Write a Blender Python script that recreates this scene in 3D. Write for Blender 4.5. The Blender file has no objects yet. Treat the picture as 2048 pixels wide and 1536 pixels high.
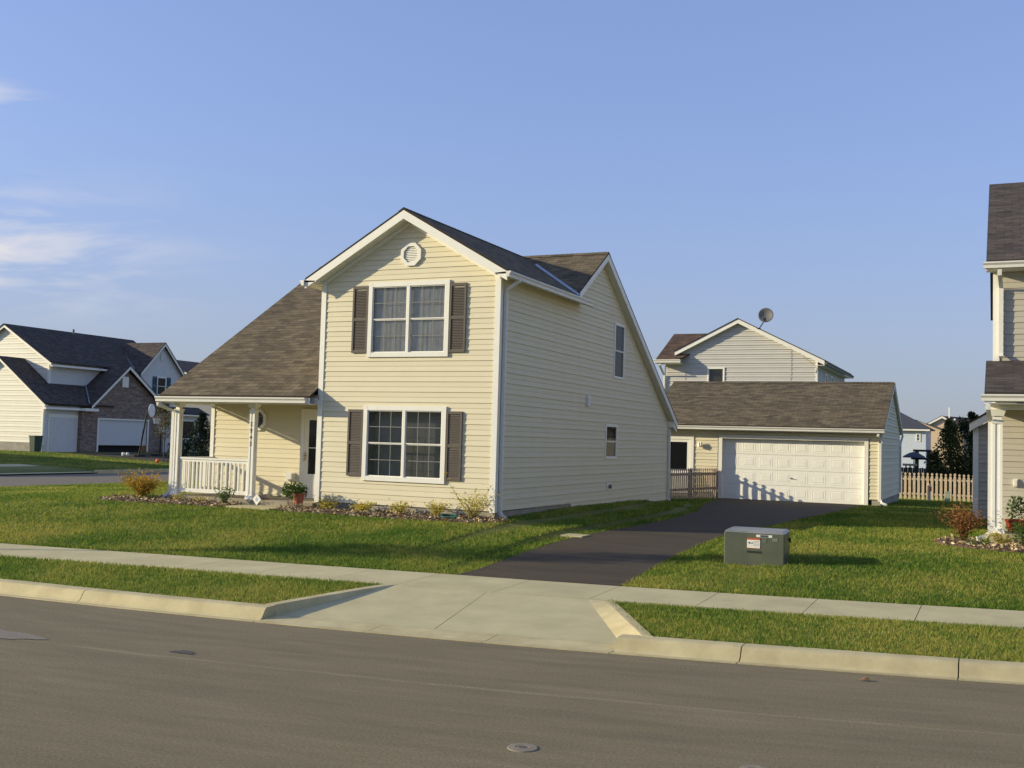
import bpy, bmesh, math, random
import numpy as np
from mathutils import Vector, Matrix
random.seed(7); RNG = np.random.default_rng(7)
S = bpy.context.scene; COL = S.collection
# ------------------------------------------------ camera
cd = bpy.data.cameras.new('camera'); cam = bpy.data.objects.new('camera', cd); COL.objects.link(cam)
CAM = Vector((9.711, -20.385, 1.517))
r_ = Vector((.908778, .416357, .027733)); u_ = Vector((-.003285, -.059321, .998234)); f_ = Vector((-.417267, .907264, .052542))
m = Matrix((r_, u_, -f_)).transposed().to_4x4(); m.translation = CAM; cam.matrix_world = m
cd.sensor_width = 36; cd.lens = 36*2130/2048; cd.clip_end = 5000; cd.clip_start = .1
S.camera = cam
# ------------------------------------------------ sky and sun
SD = Vector((-2.2, -1.0, .715)).normalized()
EL = math.asin(SD.z); AZ = math.atan2(SD.x, SD.y)
w = bpy.data.worlds.new('World'); S.world = w; w.use_nodes = True
nt = w.node_tree; N = nt.nodes; L = nt.links; N.clear()
out = N.new('ShaderNodeOutputWorld'); bg = N.new('ShaderNodeBackground'); sky = N.new('ShaderNodeTexSky')
sky.sky_type = 'NISHITA'; sky.sun_disc = False; sky.sun_elevation = EL; sky.sun_rotation = AZ
sky.air_density = 1.0; sky.dust_density = 1.2; sky.ozone_density = 2.0; sky.altitude = 250
bg.inputs[1].default_value = .125
def nmath(op, a, b=None, c=None, tree=None, clamp=False):
    t = tree or nt
    n = t.nodes.new('ShaderNodeMath'); n.operation = op; n.use_clamp = clamp
    for i, v in enumerate((a, b, c)):
        if v is None: continue
        if isinstance(v, (int, float)): n.inputs[i].default_value = v
        else: t.links.new(v, n.inputs[i])
    return n.outputs[0]
# thin cirrus, laid on a plane high overhead
tc = N.new('ShaderNodeTexCoord'); sx = N.new('ShaderNodeSeparateXYZ'); L.new(tc.outputs['Generated'], sx.inputs[0])
X_, Y_, Z_ = sx.outputs
zc = nmath('MAXIMUM', Z_, .02)
az = nmath('ARCTAN2', X_, Y_)
el = nmath('ARCSINE', Z_)
cb = N.new('ShaderNodeCombineXYZ')
L.new(nmath('MULTIPLY', az, 5.0), cb.inputs[0]); L.new(nmath('ADD', nmath('MULTIPLY', el, 26.0), nmath('MULTIPLY', az, -2.0)), cb.inputs[1])
nz = N.new('ShaderNodeTexNoise'); nz.inputs['Scale'].default_value = 1.15; nz.inputs['Detail'].default_value = 7; nz.inputs['Roughness'].default_value = .55; nz.inputs['Distortion'].default_value = .35
L.new(cb.outputs[0], nz.inputs['Vector'])
def band(v, c, wd):
    d = nmath('DIVIDE', nmath('SUBTRACT', v, c), wd)
    return nmath('POWER', 2.71828, nmath('MULTIPLY', nmath('MULTIPLY', d, d), -1.0))
mask = nmath('ADD', nmath('MULTIPLY', band(az, -.90, .13), band(el, .150, .048)), nmath('MULTIPLY', nmath('MULTIPLY', band(az, -.90, .05), band(el, .275, .012)), .6))
cl = nmath('MULTIPLY', nmath('MULTIPLY', nmath('SUBTRACT', nz.outputs['Fac'], .45), 5.5, clamp=True), mask, clamp=True)
cl = nmath('MULTIPLY', cl, .75, clamp=True)
hz = nmath('MULTIPLY', band(el, -.02, .17), .62, clamp=True)
mx = N.new('ShaderNodeMix'); mx.data_type = 'RGBA'; L.new(cl, mx.inputs['Factor'])
hs = N.new('ShaderNodeHueSaturation'); hs.inputs['Saturation'].default_value = 1.0; hs.inputs['Value'].default_value = 1.0
gm = N.new('ShaderNodeGamma'); gm.inputs[1].default_value = .5; L.new(sky.outputs[0], gm.inputs[0])
tn = N.new('ShaderNodeVectorMath'); tn.operation = 'MULTIPLY'; tn.inputs[1].default_value = (1.13, 1.31, 1.92); L.new(gm.outputs[0], tn.inputs[0]); L.new(tn.outputs[0], hs.inputs['Color'])
mh = N.new('ShaderNodeMix'); mh.data_type = 'RGBA'; L.new(hz, mh.inputs['Factor']); L.new(hs.outputs[0], mh.inputs['A']); mh.inputs['B'].default_value = (1.78, 1.86, 1.86, 1)
L.new(mh.outputs['Result'], mx.inputs['A']); mx.inputs['B'].default_value = (4.2, 3.95, 3.8, 1)
L.new(mx.outputs['Result'], bg.inputs[0]); L.new(bg.outputs[0], out.inputs[0])
sl = bpy.data.lights.new('sun', 'SUN'); sl.energy = 3.6; sl.angle = math.radians(.55); sl.color = (1, .88, .60)
so = bpy.data.objects.new('sun', sl); COL.objects.link(so); so.rotation_euler = SD.to_track_quat('Z', 'Y').to_euler(); so.location = (-40, -20, 30)
S.view_settings.view_transform = 'Standard'; S.view_settings.look = 'None'; S.view_settings.exposure = .75; S.view_settings.gamma = 1
S.render.engine = 'CYCLES'; S.cycles.max_bounces = 6; S.cycles.transparent_max_bounces = 12
try: S.cycles.use_denoising = True
except Exception: pass
# ------------------------------------------------ materials
MATS = {}
def mat(name, col, rough=.6, col2=None, nscale=8., bump=0., bscale=60., spec=.3, metal=0., detail=4., transl=0.):
    if name in MATS: return MATS[name]
    m = bpy.data.materials.new(name); m.use_nodes = True; t = m.node_tree; b = t.nodes['Principled BSDF']
    b.inputs['Roughness'].default_value = rough; b.inputs['Specular IOR Level'].default_value = spec; b.inputs['Metallic'].default_value = metal
    tcn = t.nodes.new('ShaderNodeTexCoord')
    c2 = col2 or tuple(min(1, x*.88) for x in col)
    n = t.nodes.new('ShaderNodeTexNoise'); n.inputs['Scale'].default_value = nscale; n.inputs['Detail'].default_value = detail; n.inputs['Roughness'].default_value = .6
    t.links.new(tcn.outputs['Object'], n.inputs['Vector'])
    rp = t.nodes.new('ShaderNodeValToRGB'); rp.color_ramp.elements[0].position = .32; rp.color_ramp.elements[1].position = .68
    rp.color_ramp.elements[0].color = (*c2, 1); rp.color_ramp.elements[1].color = (*col, 1)
    t.links.new(n.outputs['Fac'], rp.inputs['Fac']); t.links.new(rp.outputs['Color'], b.inputs['Base Color'])
    if bump:
        n2 = t.nodes.new('ShaderNodeTexNoise'); n2.inputs['Scale'].default_value = bscale; n2.inputs['Detail'].default_value = 3
        t.links.new(tcn.outputs['Object'], n2.inputs['Vector'])
        bp = t.nodes.new('ShaderNodeBump'); bp.inputs['Strength'].default_value = bump; bp.inputs['Distance'].default_value = .01
        t.links.new(n2.outputs['Fac'], bp.inputs['Height']); t.links.new(bp.outputs[0], b.inputs['Normal'])
    if transl:
        o = t.nodes['Material Output']; tr = t.nodes.new('ShaderNodeBsdfTranslucent'); ms = t.nodes.new('ShaderNodeMixShader'); ms.inputs[0].default_value = transl
        t.links.new(rp.outputs['Color'], tr.inputs[0]); t.links.new(b.outputs[0], ms.inputs[1]); t.links.new(tr.outputs[0], ms.inputs[2]); t.links.new(ms.outputs[0], o.inputs[0])
    MATS[name] = m; return m
def brickmat(name, c1, c2, cm, bw, rh, mortar, stain, bump=.6, rough=.9, tint=None, pbias=0.):
    m = bpy.data.materials.new(name); m.use_nodes = True; t = m.node_tree; b = t.nodes['Principled BSDF']; b.inputs['Roughness'].default_value = rough
    b.inputs['Specular IOR Level'].default_value = .15
    uv = t.nodes.new('ShaderNodeUVMap'); br = t.nodes.new('ShaderNodeTexBrick')
    br.inputs['Scale'].default_value = 1; br.inputs['Brick Width'].default_value = bw; br.inputs['Row Height'].default_value = rh
    br.inputs['Mortar Size'].default_value = mortar; br.inputs['Mortar Smooth'].default_value = .2; br.inputs['Bias'].default_value = pbias
    br.inputs['Color1'].default_value = (*c1, 1); br.inputs['Color2'].default_value = (*c2, 1); br.inputs['Mortar'].default_value = (*cm, 1)
    t.links.new(uv.outputs[0], br.inputs['Vector'])
    def ns(sc, det, dist=0):
        n = t.nodes.new('ShaderNodeTexNoise'); n.inputs['Scale'].default_value = sc; n.inputs['Detail'].default_value = det; n.inputs['Roughness'].default_value = .65
        t.links.new(uv.outputs[0], n.inputs['Vector']); return n
    mp = t.nodes.new('ShaderNodeMapping'); mp.inputs['Scale'].default_value = (1.0, 3.2, 1); t.links.new(uv.outputs[0], mp.inputs[0])
    n1 = ns(stain, 6); t.links.new(mp.outputs[0], n1.inputs['Vector'])
    n2 = ns(55, 3)
    mr = t.nodes.new('ShaderNodeMapRange'); mr.inputs[1].default_value = .3; mr.inputs[2].default_value = .7; mr.inputs[3].default_value = .62; mr.inputs[4].default_value = 1.38
    t.links.new(n1.outputs['Fac'], mr.inputs[0])
    mr2 = t.nodes.new('ShaderNodeMapRange'); mr2.inputs[1].default_value = .3; mr2.inputs[2].default_value = .7; mr2.inputs[3].default_value = .75; mr2.inputs[4].default_value = 1.25
    t.links.new(n2.outputs['Fac'], mr2.inputs[0])
    mu = nmath('MULTIPLY', mr.outputs[0], mr2.outputs[0], tree=t)
    vm = t.nodes.new('ShaderNodeVectorMath'); vm.operation = 'SCALE'; t.links.new(br.outputs['Color'], vm.inputs[0]); t.links.new(mu, vm.inputs['Scale'])
    t.links.new(vm.outputs[0], b.inputs['Base Color'])
    bp = t.nodes.new('ShaderNodeBump'); bp.inputs['Strength'].default_value = bump; bp.inputs['Distance'].default_value = .012
    h = nmath('SUBTRACT', nmath('MULTIPLY', n2.outputs['Fac'], .6, tree=t), br.outputs['Fac'], tree=t)
    t.links.new(h, bp.inputs['Height']); t.links.new(bp.outputs[0], b.inputs['Normal'])
    MATS[name] = m; return m
SHING = brickmat('shingle_brown', (.165, .130, .082), (.095, .076, .052), (.045, .036, .027), .31, .142, .005, 2.2)
SHING2 = brickmat('shingle_dark', (.105, .085, .072), (.060, .052, .048), (.045, .038, .033), .31, .142, .005, 2.2)
SHING3 = brickmat('shingle_red_brown', (.13, .082, .058), (.078, .054, .042), (.03, .024, .02), .5, .16, .006, 1.2)
BRICK = brickmat('brick', (.16, .10, .075), (.26, .20, .155), (.28, .25, .22), .21, .072, .008, 1.5, bump=.4)
SIDE = mat('siding_cream', (.685, .62, .44), .6, (.66, .595, .42), 2, .04, 130, spec=.2)
SIDEP = mat('siding_grey_beige', (.455, .42, .34), .6, (.43, .395, .32), 3, .04, 130)
SIDEG = mat('siding_pale_grey', (.52, .50, .46), .6, (.49, .47, .43), 2)
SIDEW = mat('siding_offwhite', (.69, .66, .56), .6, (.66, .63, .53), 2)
SIDEB = mat('siding_blue_white', (.55, .60, .66), .6)
SIDEY = mat('siding_tan', (.62, .47, .32), .6)
WHITE = mat('white_trim', (.80, .775, .69), .5, (.76, .735, .65), 5, spec=.3)
GUT = mat('gutter_white', (.72, .70, .63), .4, (.67, .65, .59), 4, spec=.4)
SHUT = mat('shutter_taupe', (.118, .098, .080), .6, (.10, .083, .068), 12)
SHUTB = mat('shutter_blue', (.05, .10, .15), .6)
DARK = mat('dark_interior', (.03, .03, .032), .8)
CONC = mat('concrete', (.56, .49, .275), .85, (.45, .39, .215), 1.6, .35, 160, detail=8)
CURBM = mat('curb_concrete', (.60, .515, .285), .85, (.44, .365, .195), 2.4, .5, 120, detail=9)
FOUND = mat('foundation_concrete', (.36, .33, .28), .9, (.26, .24, .2), 4, .3, 60)
JOINT = mat('joint_dark', (.12, .11, .09), .9)
WOOD = mat('weathered_wood', (.47, .36, .25), .85, (.28, .20, .14), 9, .4, 60)
WOODL = mat('pale_wood', (.64, .51, .35), .85, (.46, .35, .23), 9, .4, 60)
WOODD = mat('dark_wood', (.05, .045, .04), .85)
METG = mat('transformer_green', (.115, .125, .075), .42, (.085, .095, .066), 2.5, .05, 20, spec=.5, detail=6)
METT = mat('transformer_top', (.26, .26, .24), .3, (.16, .165, .14), 2.5, spec=.6)
BLACK = mat('black_paint', (.02, .02, .022), .4)
GREYM = mat('grey_metal', (.19, .18, .165), .4, (.15, .145, .13), 3, spec=.5)
BRASS = mat('brass', (.45, .32, .12), .35, metal=.8)
RED = mat('red_ink', (.62, .09, .03), .6)
INK = mat('dark_ink', (.03, .035, .03), .6)
TERRA = mat('terracotta', (.42, .14, .07), .8)
FLASH = mat('flashing_metal', (.42, .45, .50), .3, (.34, .37, .42), 3, spec=.6, metal=.4)
CURT = mat('curtain', (.78, .76, .70), .9, (.62, .60, .55), 6)
BLIND = mat('blind_dark', (.10, .09, .08), .9)
BARK = mat('bark', (.12, .09, .065), .9, (.07, .05, .04), 12, .5, 40)
MUNT = mat('muntin_grey', (.22, .215, .20), .5)
def glassmat():
    m = bpy.data.materials.new('window_glass'); m.use_nodes = True; t = m.node_tree; t.nodes.clear()
    o = t.nodes.new('ShaderNodeOutputMaterial'); tr = t.nodes.new('ShaderNodeBsdfTransparent'); gl = t.nodes.new('ShaderNodeBsdfGlossy'); ms = t.nodes.new('ShaderNodeMixShader')
    tr.inputs[0].default_value = (.86, .87, .86, 1); gl.inputs['Roughness'].default_value = .04; gl.inputs['Color'].default_value = (.62, .62, .6, 1)
    fr = t.nodes.new('ShaderNodeFresnel'); fr.inputs[0].default_value = 1.42
    nz = t.nodes.new('ShaderNodeTexNoise'); nz.inputs['Scale'].default_value = 1.8; tcc = t.nodes.new('ShaderNodeTexCoord'); t.links.new(tcc.outputs['Object'], nz.inputs['Vector'])
    bp = t.nodes.new('ShaderNodeBump'); bp.inputs['Strength'].default_value = .08; bp.inputs['Distance'].default_value = .05; t.links.new(nz.outputs['Fac'], bp.inputs['Height'])
    t.links.new(bp.outputs[0], gl.inputs['Normal'])
    mm = nmath('ADD', nmath('MULTIPLY', fr.outputs[0], .8, tree=t), .01, tree=t)
    t.links.new(mm, ms.inputs[0]); t.links.new(tr.outputs[0], ms.inputs[1]); t.links.new(gl.outputs[0], ms.inputs[2]); t.links.new(ms.outputs[0], o.inputs[0])
    return m
GLASS = glassmat()
def leafmat(name, c1, c2, transl=.35):
    m = bpy.data.materials.new(name); m.use_nodes = True; t = m.node_tree; b = t.nodes['Principled BSDF']; b.inputs['Roughness'].default_value = .6; b.inputs['Specular IOR Level'].default_value = .25
    at = t.nodes.new('ShaderNodeAttribute'); at.attribute_name = 'rnd'
    rp = t.nodes.new('ShaderNodeValToRGB'); rp.color_ramp.elements[0].color = (*c1, 1); rp.color_ramp.elements[1].color = (*c2, 1)
    t.links.new(at.outputs['Fac'], rp.inputs[0]); t.links.new(rp.outputs[0], b.inputs['Base Color'])
    o = t.nodes['Material Output']; tr = t.nodes.new('ShaderNodeBsdfTranslucent'); ms = t.nodes.new('ShaderNodeMixShader'); ms.inputs[0].default_value = transl
    t.links.new(rp.outputs[0], tr.inputs[0]); t.links.new(b.outputs[0], ms.inputs[1]); t.links.new(tr.outputs[0], ms.inputs[2]); t.links.new(ms.outputs[0], o.inputs[0])
    MATS[name] = m; return m
# ------------------------------------------------ mesh builder
class MB:
    def __init__(s): s.v = []; s.f = []; s.mi = []; s.uv = []; s.mats = []
    def mid(s, m):
        if m not in s.mats: s.mats.append(m)
        return s.mats.index(m)
    def poly(s, pts, m=None, uv=None):
        i = len(s.v); s.v += [tuple(p) for p in pts]; s.f.append(list(range(i, i+len(pts)))); s.mi.append(s.mid(m)); s.uv.append(uv)
    def hexa(s, P, m=None):
        for q in ((0, 3, 2, 1), (4, 5, 6, 7), (0, 1, 5, 4), (1, 2, 6, 5), (2, 3, 7, 6), (3, 0, 4, 7)): s.poly([P[k] for k in q], m)
    def box(s, a, b, m=None, fr=None):
        x0, x1 = sorted((a[0], b[0])); y0, y1 = sorted((a[1], b[1])); z0, z1 = sorted((a[2], b[2]))
        P = [(x0, y0, z0), (x1, y0, z0), (x1, y1, z0), (x0, y1, z0), (x0, y0, z1), (x1, y0, z1), (x1, y1, z1), (x0, y1, z1)]
        if fr: P = [fr(*p) for p in P]
        s.hexa(P, m)
    def prism(s, pts, d, m=None):       # pts: 3D polygon, d: extrusion vector
        d = Vector(d); A = [Vector(p) for p in pts]; B = [p+d for p in A]; n = len(A)
        nn = Vector((0, 0, 0))
        for i in range(n): nn += A[i].cross(A[(i+1) % n])
        if nn.dot(d) > 0: A, B = A[::-1], B[::-1]
        s.poly(A, m); s.poly(B[::-1], m)
        for i in range(n): s.poly([A[(i+1) % n], A[i], B[i], B[(i+1) % n]], m)
    def tube(s, pts, rad, m=None, n=8, caps=True):
        pts = [Vector(p) for p in pts]; R = rad if isinstance(rad, (list, tuple)) else [rad]*len(pts); rings = []
        for i, p in enumerate(pts):
            t = (pts[min(i+1, len(pts)-1)]-pts[max(i-1, 0)]).normalized()
            a = t.cross(Vector((0, 0, 1)) if abs(t.z) < .9 else Vector((1, 0, 0))).normalized(); b = t.cross(a)
            rings.append([p+(a*math.cos(2*math.pi*k/n)+b*math.sin(2*math.pi*k/n))*R[i] for k in range(n)])
        for i in range(len(rings)-1):
            for k in range(n): s.poly([rings[i][k], rings[i][(k+1) % n], rings[i+1][(k+1) % n], rings[i+1][k]][::-1], m)
        if caps: s.poly(rings[0], m); s.poly(rings[-1][::-1], m)
    def lathe(s, c, prof, m=None, n=20, axis=None):
        c = Vector(c); ax = Vector(axis or (0, 0, 1)).normalized(); a = ax.cross(Vector((0, 1, 0)) if abs(ax.y) < .9 else Vector((1, 0, 0))).normalized(); b = ax.cross(a)
        rg = [[c+ax*z+(a*math.cos(2*math.pi*k/n)+b*math.sin(2*math.pi*k/n))*max(r, 1e-4) for k in range(n)] for r, z in prof]
        for i in range(len(rg)-1):
            for k in range(n): s.poly([rg[i][k], rg[i][(k+1) % n], rg[i+1][(k+1) % n], rg[i+1][k]], m)
    def build(s, name, material=None, parent=None, smooth=False, fix=True):
        me = bpy.data.meshes.new(name); me.from_pydata(s.v, [], s.f)
        ms = [x or material for x in s.mats]
        for x in ms: me.materials.append(x)
        me.polygons.foreach_set('material_index', s.mi)
        if any(u is not None for u in s.uv):
            ul = me.uv_layers.new(name='UVMap')
            for p, u in zip(me.polygons, s.uv):
                if u is None: continue
                for li, uu in zip(p.loop_indices, u): ul.data[li].uv = uu
        if fix:
            bm = bmesh.new(); bm.from_mesh(me); bmesh.ops.remove_doubles(bm, verts=bm.verts, dist=1e-5); bmesh.ops.recalc_face_normals(bm, faces=bm.faces); bm.to_mesh(me); bm.free()
        if smooth: me.polygons.foreach_set('use_smooth', [True]*len(me.polygons))
        o = bpy.data.objects.new(name, me); COL.objects.link(o)
        if parent: o.parent = parent; o.matrix_parent_inverse = parent.matrix_world.inverted() if False else Matrix.Translation(-Vector(parent.location)) if parent.parent is None else parent.matrix_parent_inverse.copy() @ Matrix()
        return o
def tag(o, label=None, cat=None, group=None, kind=None):
    if label: o['label'] = label
    if cat: o['category'] = cat
    if group: o['group'] = group
    if kind: o['kind'] = kind
    return o
def thing(name, label, cat, group=None):
    o = bpy.data.objects.new(name, None); COL.objects.link(o); o.empty_display_size = .3
    return tag(o, label, cat, group)
def bld(mb, name, m, parent=None, **k):
    o = mb.build(name, m, None, **k)
    if parent: o.parent = parent
    return o
def bsplit(mb, name, m, parent=None, gap=.03):
    """one object per cluster of touching pieces"""
    n = len(mb.f); bb = []
    for f in mb.f:
        P = np.array([mb.v[i] for i in f]); bb.append((P.min(0)-gap, P.max(0)+gap))
    lo = np.array([b[0] for b in bb]); hi = np.array([b[1] for b in bb]); lab = -np.ones(n, int); k = 0
    for i in range(n):
        if lab[i] >= 0: continue
        st = [i]; lab[i] = k
        while st:
            j = st.pop(); t = np.where((lab < 0) & (lo <= hi[j]).all(1) & (hi >= lo[j]).all(1))[0]
            lab[t] = k; st += list(t)
        k += 1
    out = []
    for c_ in range(k):
        q = MB()
        for i in np.where(lab == c_)[0]: q.poly([mb.v[a] for a in mb.f[i]], mb.mats[mb.mi[i]], mb.uv[i])
        out.append(bld(q, name, m, parent))
    return out
def part(name, m, parent, *boxes):
    b = MB()
    for a, c in boxes: b.box(a, c)
    return bld(b, name, m, parent)
# frames: front plane F(u, n, z): u along +X, n out of the wall (towards -Y)
def FX(y0): return lambda u, n, z: (u, y0-n, z)          # wall facing -Y, u = X
def FY(x0): return lambda u, n, z: (x0+n, u, z)          # wall facing +X, u = Y
C = .1143
def clip(poly, z, above):
    r = []
    for i in range(len(poly)):
        a, b = poly[i], poly[(i+1) % len(poly)]
        ia = (a[1] >= z) if above else (a[1] <= z); ib = (b[1] >= z) if above else (b[1] <= z)
        if ia: r.append(a)
        if ia != ib:
            t = (z-a[1])/(b[1]-a[1]); r.append((a[0]+(b[0]-a[0])*t, z))
    return r
def clipu(poly, u, right):
    return [(b, a) for a, b in clip([(z, x) for x, z in poly], u, right)]
def cut(polys, holes):
    for (a, b, z0, z1) in holes:
        r = []
        for p in polys:
            us = [q[0] for q in p]
            if b <= min(us) or a >= max(us): r.append(p); continue
            for q in (clipu(p, a, False), clipu(p, b, True)):
                if len(q) >= 3: r.append(q)
            mid = clipu(clipu(p, a, True), b, False)
            for q in (clip(mid, z0, False), clip(mid, z1, True)) if len(mid) >= 3 else ():
                if len(q) >= 3: r.append(q)
        polys = r
    return polys
def siding(mb, fr, polys, m=None, c=C, z00=0., proud=.016, seams=0, holes=()):
    seam_poly = polys[0]; polys = cut(polys, holes)
    for pl in polys:
        zmin = min(p[1] for p in pl); zmax = max(p[1] for p in pl)
        k = math.floor((zmin-z00)/c+1e-4)
        while z00+k*c < zmax-1e-4:
            za = z00+k*c; q = clip(clip(pl, za, True), za+c, False)
            if len(q) >= 3:
                pk = proud*(1. if k % 2 == 0 else .5); off = lambda z: .002+pk*(1-(z-za)/c)
                mb.poly([fr(u, off(z), z) for u, z in q], m)
                us = [u for u, z in q if abs(z-max(za, min(p[1] for p in q))) < 1e-4]
                if len(us) >= 2:
                    zb = max(za, min(p[1] for p in q)); a, b = min(us), max(us)
                    mb.poly([fr(a, 0, zb+.016), fr(b, 0, zb+.016), fr(b, off(zb), zb), fr(a, off(zb), zb)], m)
            k += 1
        # solid backing
        mb.poly([fr(u, 0, z) for u, z in pl], m)
    if seams:
        us = [p[0] for p in seam_poly]; zs = [p[1] for p in seam_poly]
        for _ in range(seams):
            k = random.randint(1, int((max(zs)-z00)/c)-3); u = random.uniform(min(us)+.3, max(us)-.3)
            for j in range(2):
                z = z00+(k+j)*c
                mb.hexa([fr(u, .012, z), fr(u+.004, .012, z), fr(u+.004, .019, z), fr(u, .019, z), fr(u, 0, z+c-.004), fr(u+.004, 0, z+c-.004), fr(u+.004, .0045, z+c-.004), fr(u, .0045, z+c-.004)], mat('seam_tan', (.56, .50, .36), .8))
def roof(mb, faces, th=.09, m=None, edge=None):
    # faces: list of (polygon3d, eave direction); polygon upward; thickness downward, returned as separate closed slabs
    for pts, ed in faces:
        P = [Vector(p) for p in pts]; e = Vector(ed).normalized()
        n = Vector((0, 0, 0))
        for i in range(len(P)): n += (P[i]-P[0]).cross(P[(i+1) % len(P)]-P[0])
        n.normalize()
        if n.z < 0: P = P[::-1]; n = -n
        sv = n.cross(e)
        mb.poly(P, m, [(p.dot(e), p.dot(sv)) for p in P])
        Q = [p-Vector((0, 0, th)) for p in P]
        mb.poly(Q[::-1], edge or m, [(p.dot(e), p.dot(sv)) for p in Q[::-1]])
        for i in range(len(P)):
            j = (i+1) % len(P); mb.poly([P[j], P[i], Q[i], Q[j]], edge or m, [(0, 0)]*4)
def window(par, fr, u0, u1, z0, z1, cols=2, mun=(3, 2), trim=.09, curtain=None, proud=.05, sashes=2, inner_col=None, depth=.35, fm=None, lt=None, onesided=False, rm=None):
    fm = fm or WHITE
    tb = MB()
    if trim:
        t = trim
        tb.box((u0, .0, z0), (u0+t, proud, z1), fr=fr); tb.box((u1-t, 0, z0), (u1, proud, z1), fr=fr)
        tb.box((u0+t, 0, z1-t), (u1-t, proud-.002, z1), fr=fr); tb.box((u0+t, 0, z0), (u1-t, proud-.002, z0+t), fr=fr)
    win = bld(tb, 'window', fm, par)
    if lt: win['label'] = lt
    a, b, c0, d = u0+trim, u1-trim, z0+trim, z1-trim
    mw = .06 if cols > 1 else 0
    cw = ((b-a)-(cols-1)*mw)/cols
    sb = MB(); gb = MB(); mb_ = MB()
    for k in range(cols-1): sb.box((a+(k+1)*cw+k*mw, .0, c0), (a+(k+1)*(cw+mw), proud-.005, d), fr=fr)
    s = .026
    for k in range(cols):
        x0 = a+k*(cw+mw); x1 = x0+cw
        zm = (c0+d)/2
        rows = [(c0, zm), (zm, d)] if sashes == 2 else [(c0, d)]
        for ri, (q0, q1) in enumerate(rows):
            pn = .016 if ri == 0 else .030
            sb.box((x0, .002, q0), (x0+s, pn, q1), fr=fr); sb.box((x1-s, .002, q0), (x1, pn, q1), fr=fr)
            sb.box((x0+s, .002, q0), (x1-s, pn-.001, q0+s*.8), fr=fr); sb.box((x0+s, .002, q1-s*.8), (x1-s, pn-.001, q1), fr=fr)
            gb.poly([fr(x0+s, pn-.012, q0+s*.8), fr(x1-s, pn-.012, q0+s*.8), fr(x1-s, pn-.012, q1-s*.8), fr(x0+s, pn-.012, q1-s*.8)])
            if mun:
                for i in range(1, mun[0]):
                    xx = x0+s+(x1-x0-2*s)*i/mun[0]; mb_.box((xx-.0075, pn-.010, q0+s), (xx+.0075, pn-.006, q1-s), fr=fr)
                for i in range(1, mun[1]):
                    zz = q0+(q1-q0)*i/mun[1]; mb_.box((x0+s, pn-.0105, zz-.0075), (x1-s, pn-.0065, zz+.0075), fr=fr)
    bld(sb, 'frame', fm, win); bld(gb, 'pane', GLASS, win, fix=False)
    if mun: bld(mb_, 'muntin', MUNT, win)
    # the room behind: five dark sides
    rb = MB(); dp = depth
    ring = [(a, c0), (b, c0), (b, d), (a, d)]
    for i in range(4):
        p, q = ring[i], ring[(i+1) % 4]; rb.poly([fr(p[0], -.001, p[1]), fr(q[0], -.001, q[1]), fr(q[0], -dp, q[1]), fr(p[0], -dp, p[1])])
    rb.poly([fr(u, -dp, z) for u, z in ring])
    bld(rb, 'room_behind', rm or DARK, win, fix=False)
    if curtain:
        cbm = MB(); n = max(8, int((b-a)/.035)); pts = []
        for i in range(n+1):
            u = a+(b-a)*i/n; off = -.045-.003*math.sin(i*1.9)-.003*math.sin(i*.7); pts.append((u, off))
        cz0 = c0+(0 if curtain is CURT else 0)
        for i in range(n):
            (ua, oa), (ub, ob) = pts[i], pts[i+1]; cbm.poly([fr(ua, oa, cz0), fr(ub, ob, cz0), fr(ub, ob*.8-.02, d), fr(ua, oa*.8-.02, d)])
        bld(cbm, 'curtain', curtain, win, fix=False)
    return (a, b, c0, d)
def shutter(par, fr, u0, u1, z0, z1, m=SHUT, proud=.035):
    b = MB(); t = .045; zm = (z0+z1)/2
    b.box((u0, .012, z0), (u0+t, proud+.012, z1), fr=fr); b.box((u1-t, .012, z0), (u1, proud+.012, z1), fr=fr)
    for q0, q1 in ((z0, z0+t*1.3), (zm-t*.7, zm+t*.7), (z1-t*1.3, z1)): b.box((u0+t, .012, q0), (u1-t, proud+.010, q1), fr=fr)
    z = z0+t*1.3
    while z < z1-t*1.3-.03:
        if not (zm-t*.7-.03 < z < zm+t*.7):
            b.hexa([fr(u0+t, .012, z), fr(u1-t, .012, z), fr(u1-t, .038, z), fr(u0+t, .038, z), fr(u0+t, .012, z+.034), fr(u1-t, .012, z+.034), fr(u1-t, .018, z+.034), fr(u0+t, .018, z+.034)])
        z += .035
    return bld(b, 'shutter', m, par)
def gutter(par, p0, p1, outv, sz=.11, hgt=.12, m=None):
    # K-style gutter trough along p0-p1, projecting along outv
    p0, p1, o = Vector(p0), Vector(p1), Vector(outv).normalized(); b = MB()
    prof = [(0, 0), (sz*.68, 0), (sz*.72, hgt*.45), (sz, hgt*.78), (sz, hgt), (sz*.9, hgt), (sz*.9, hgt*.82), (sz*.62, hgt*.5), (sz*.6, hgt*.1), (.008, hgt*.1), (.008, hgt), (0, hgt)]
    A = [p0+o*x+Vector((0, 0, z)) for x, z in prof]; d = p1-p0
    b.prism(A, d)
    # end caps
    cap = [prof[i] for i in (0, 1, 2, 3, 4, 11)]
    e = d.normalized()*.004
    b.prism([p0-e+o*x+Vector((0, 0, z)) for x, z in cap], e*.9); b.prism([p1+o*x+Vector((0, 0, z))+e*.1 for x, z in cap], e*.9)
    return bld(b, 'gutter', m or GUT, par)
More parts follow.
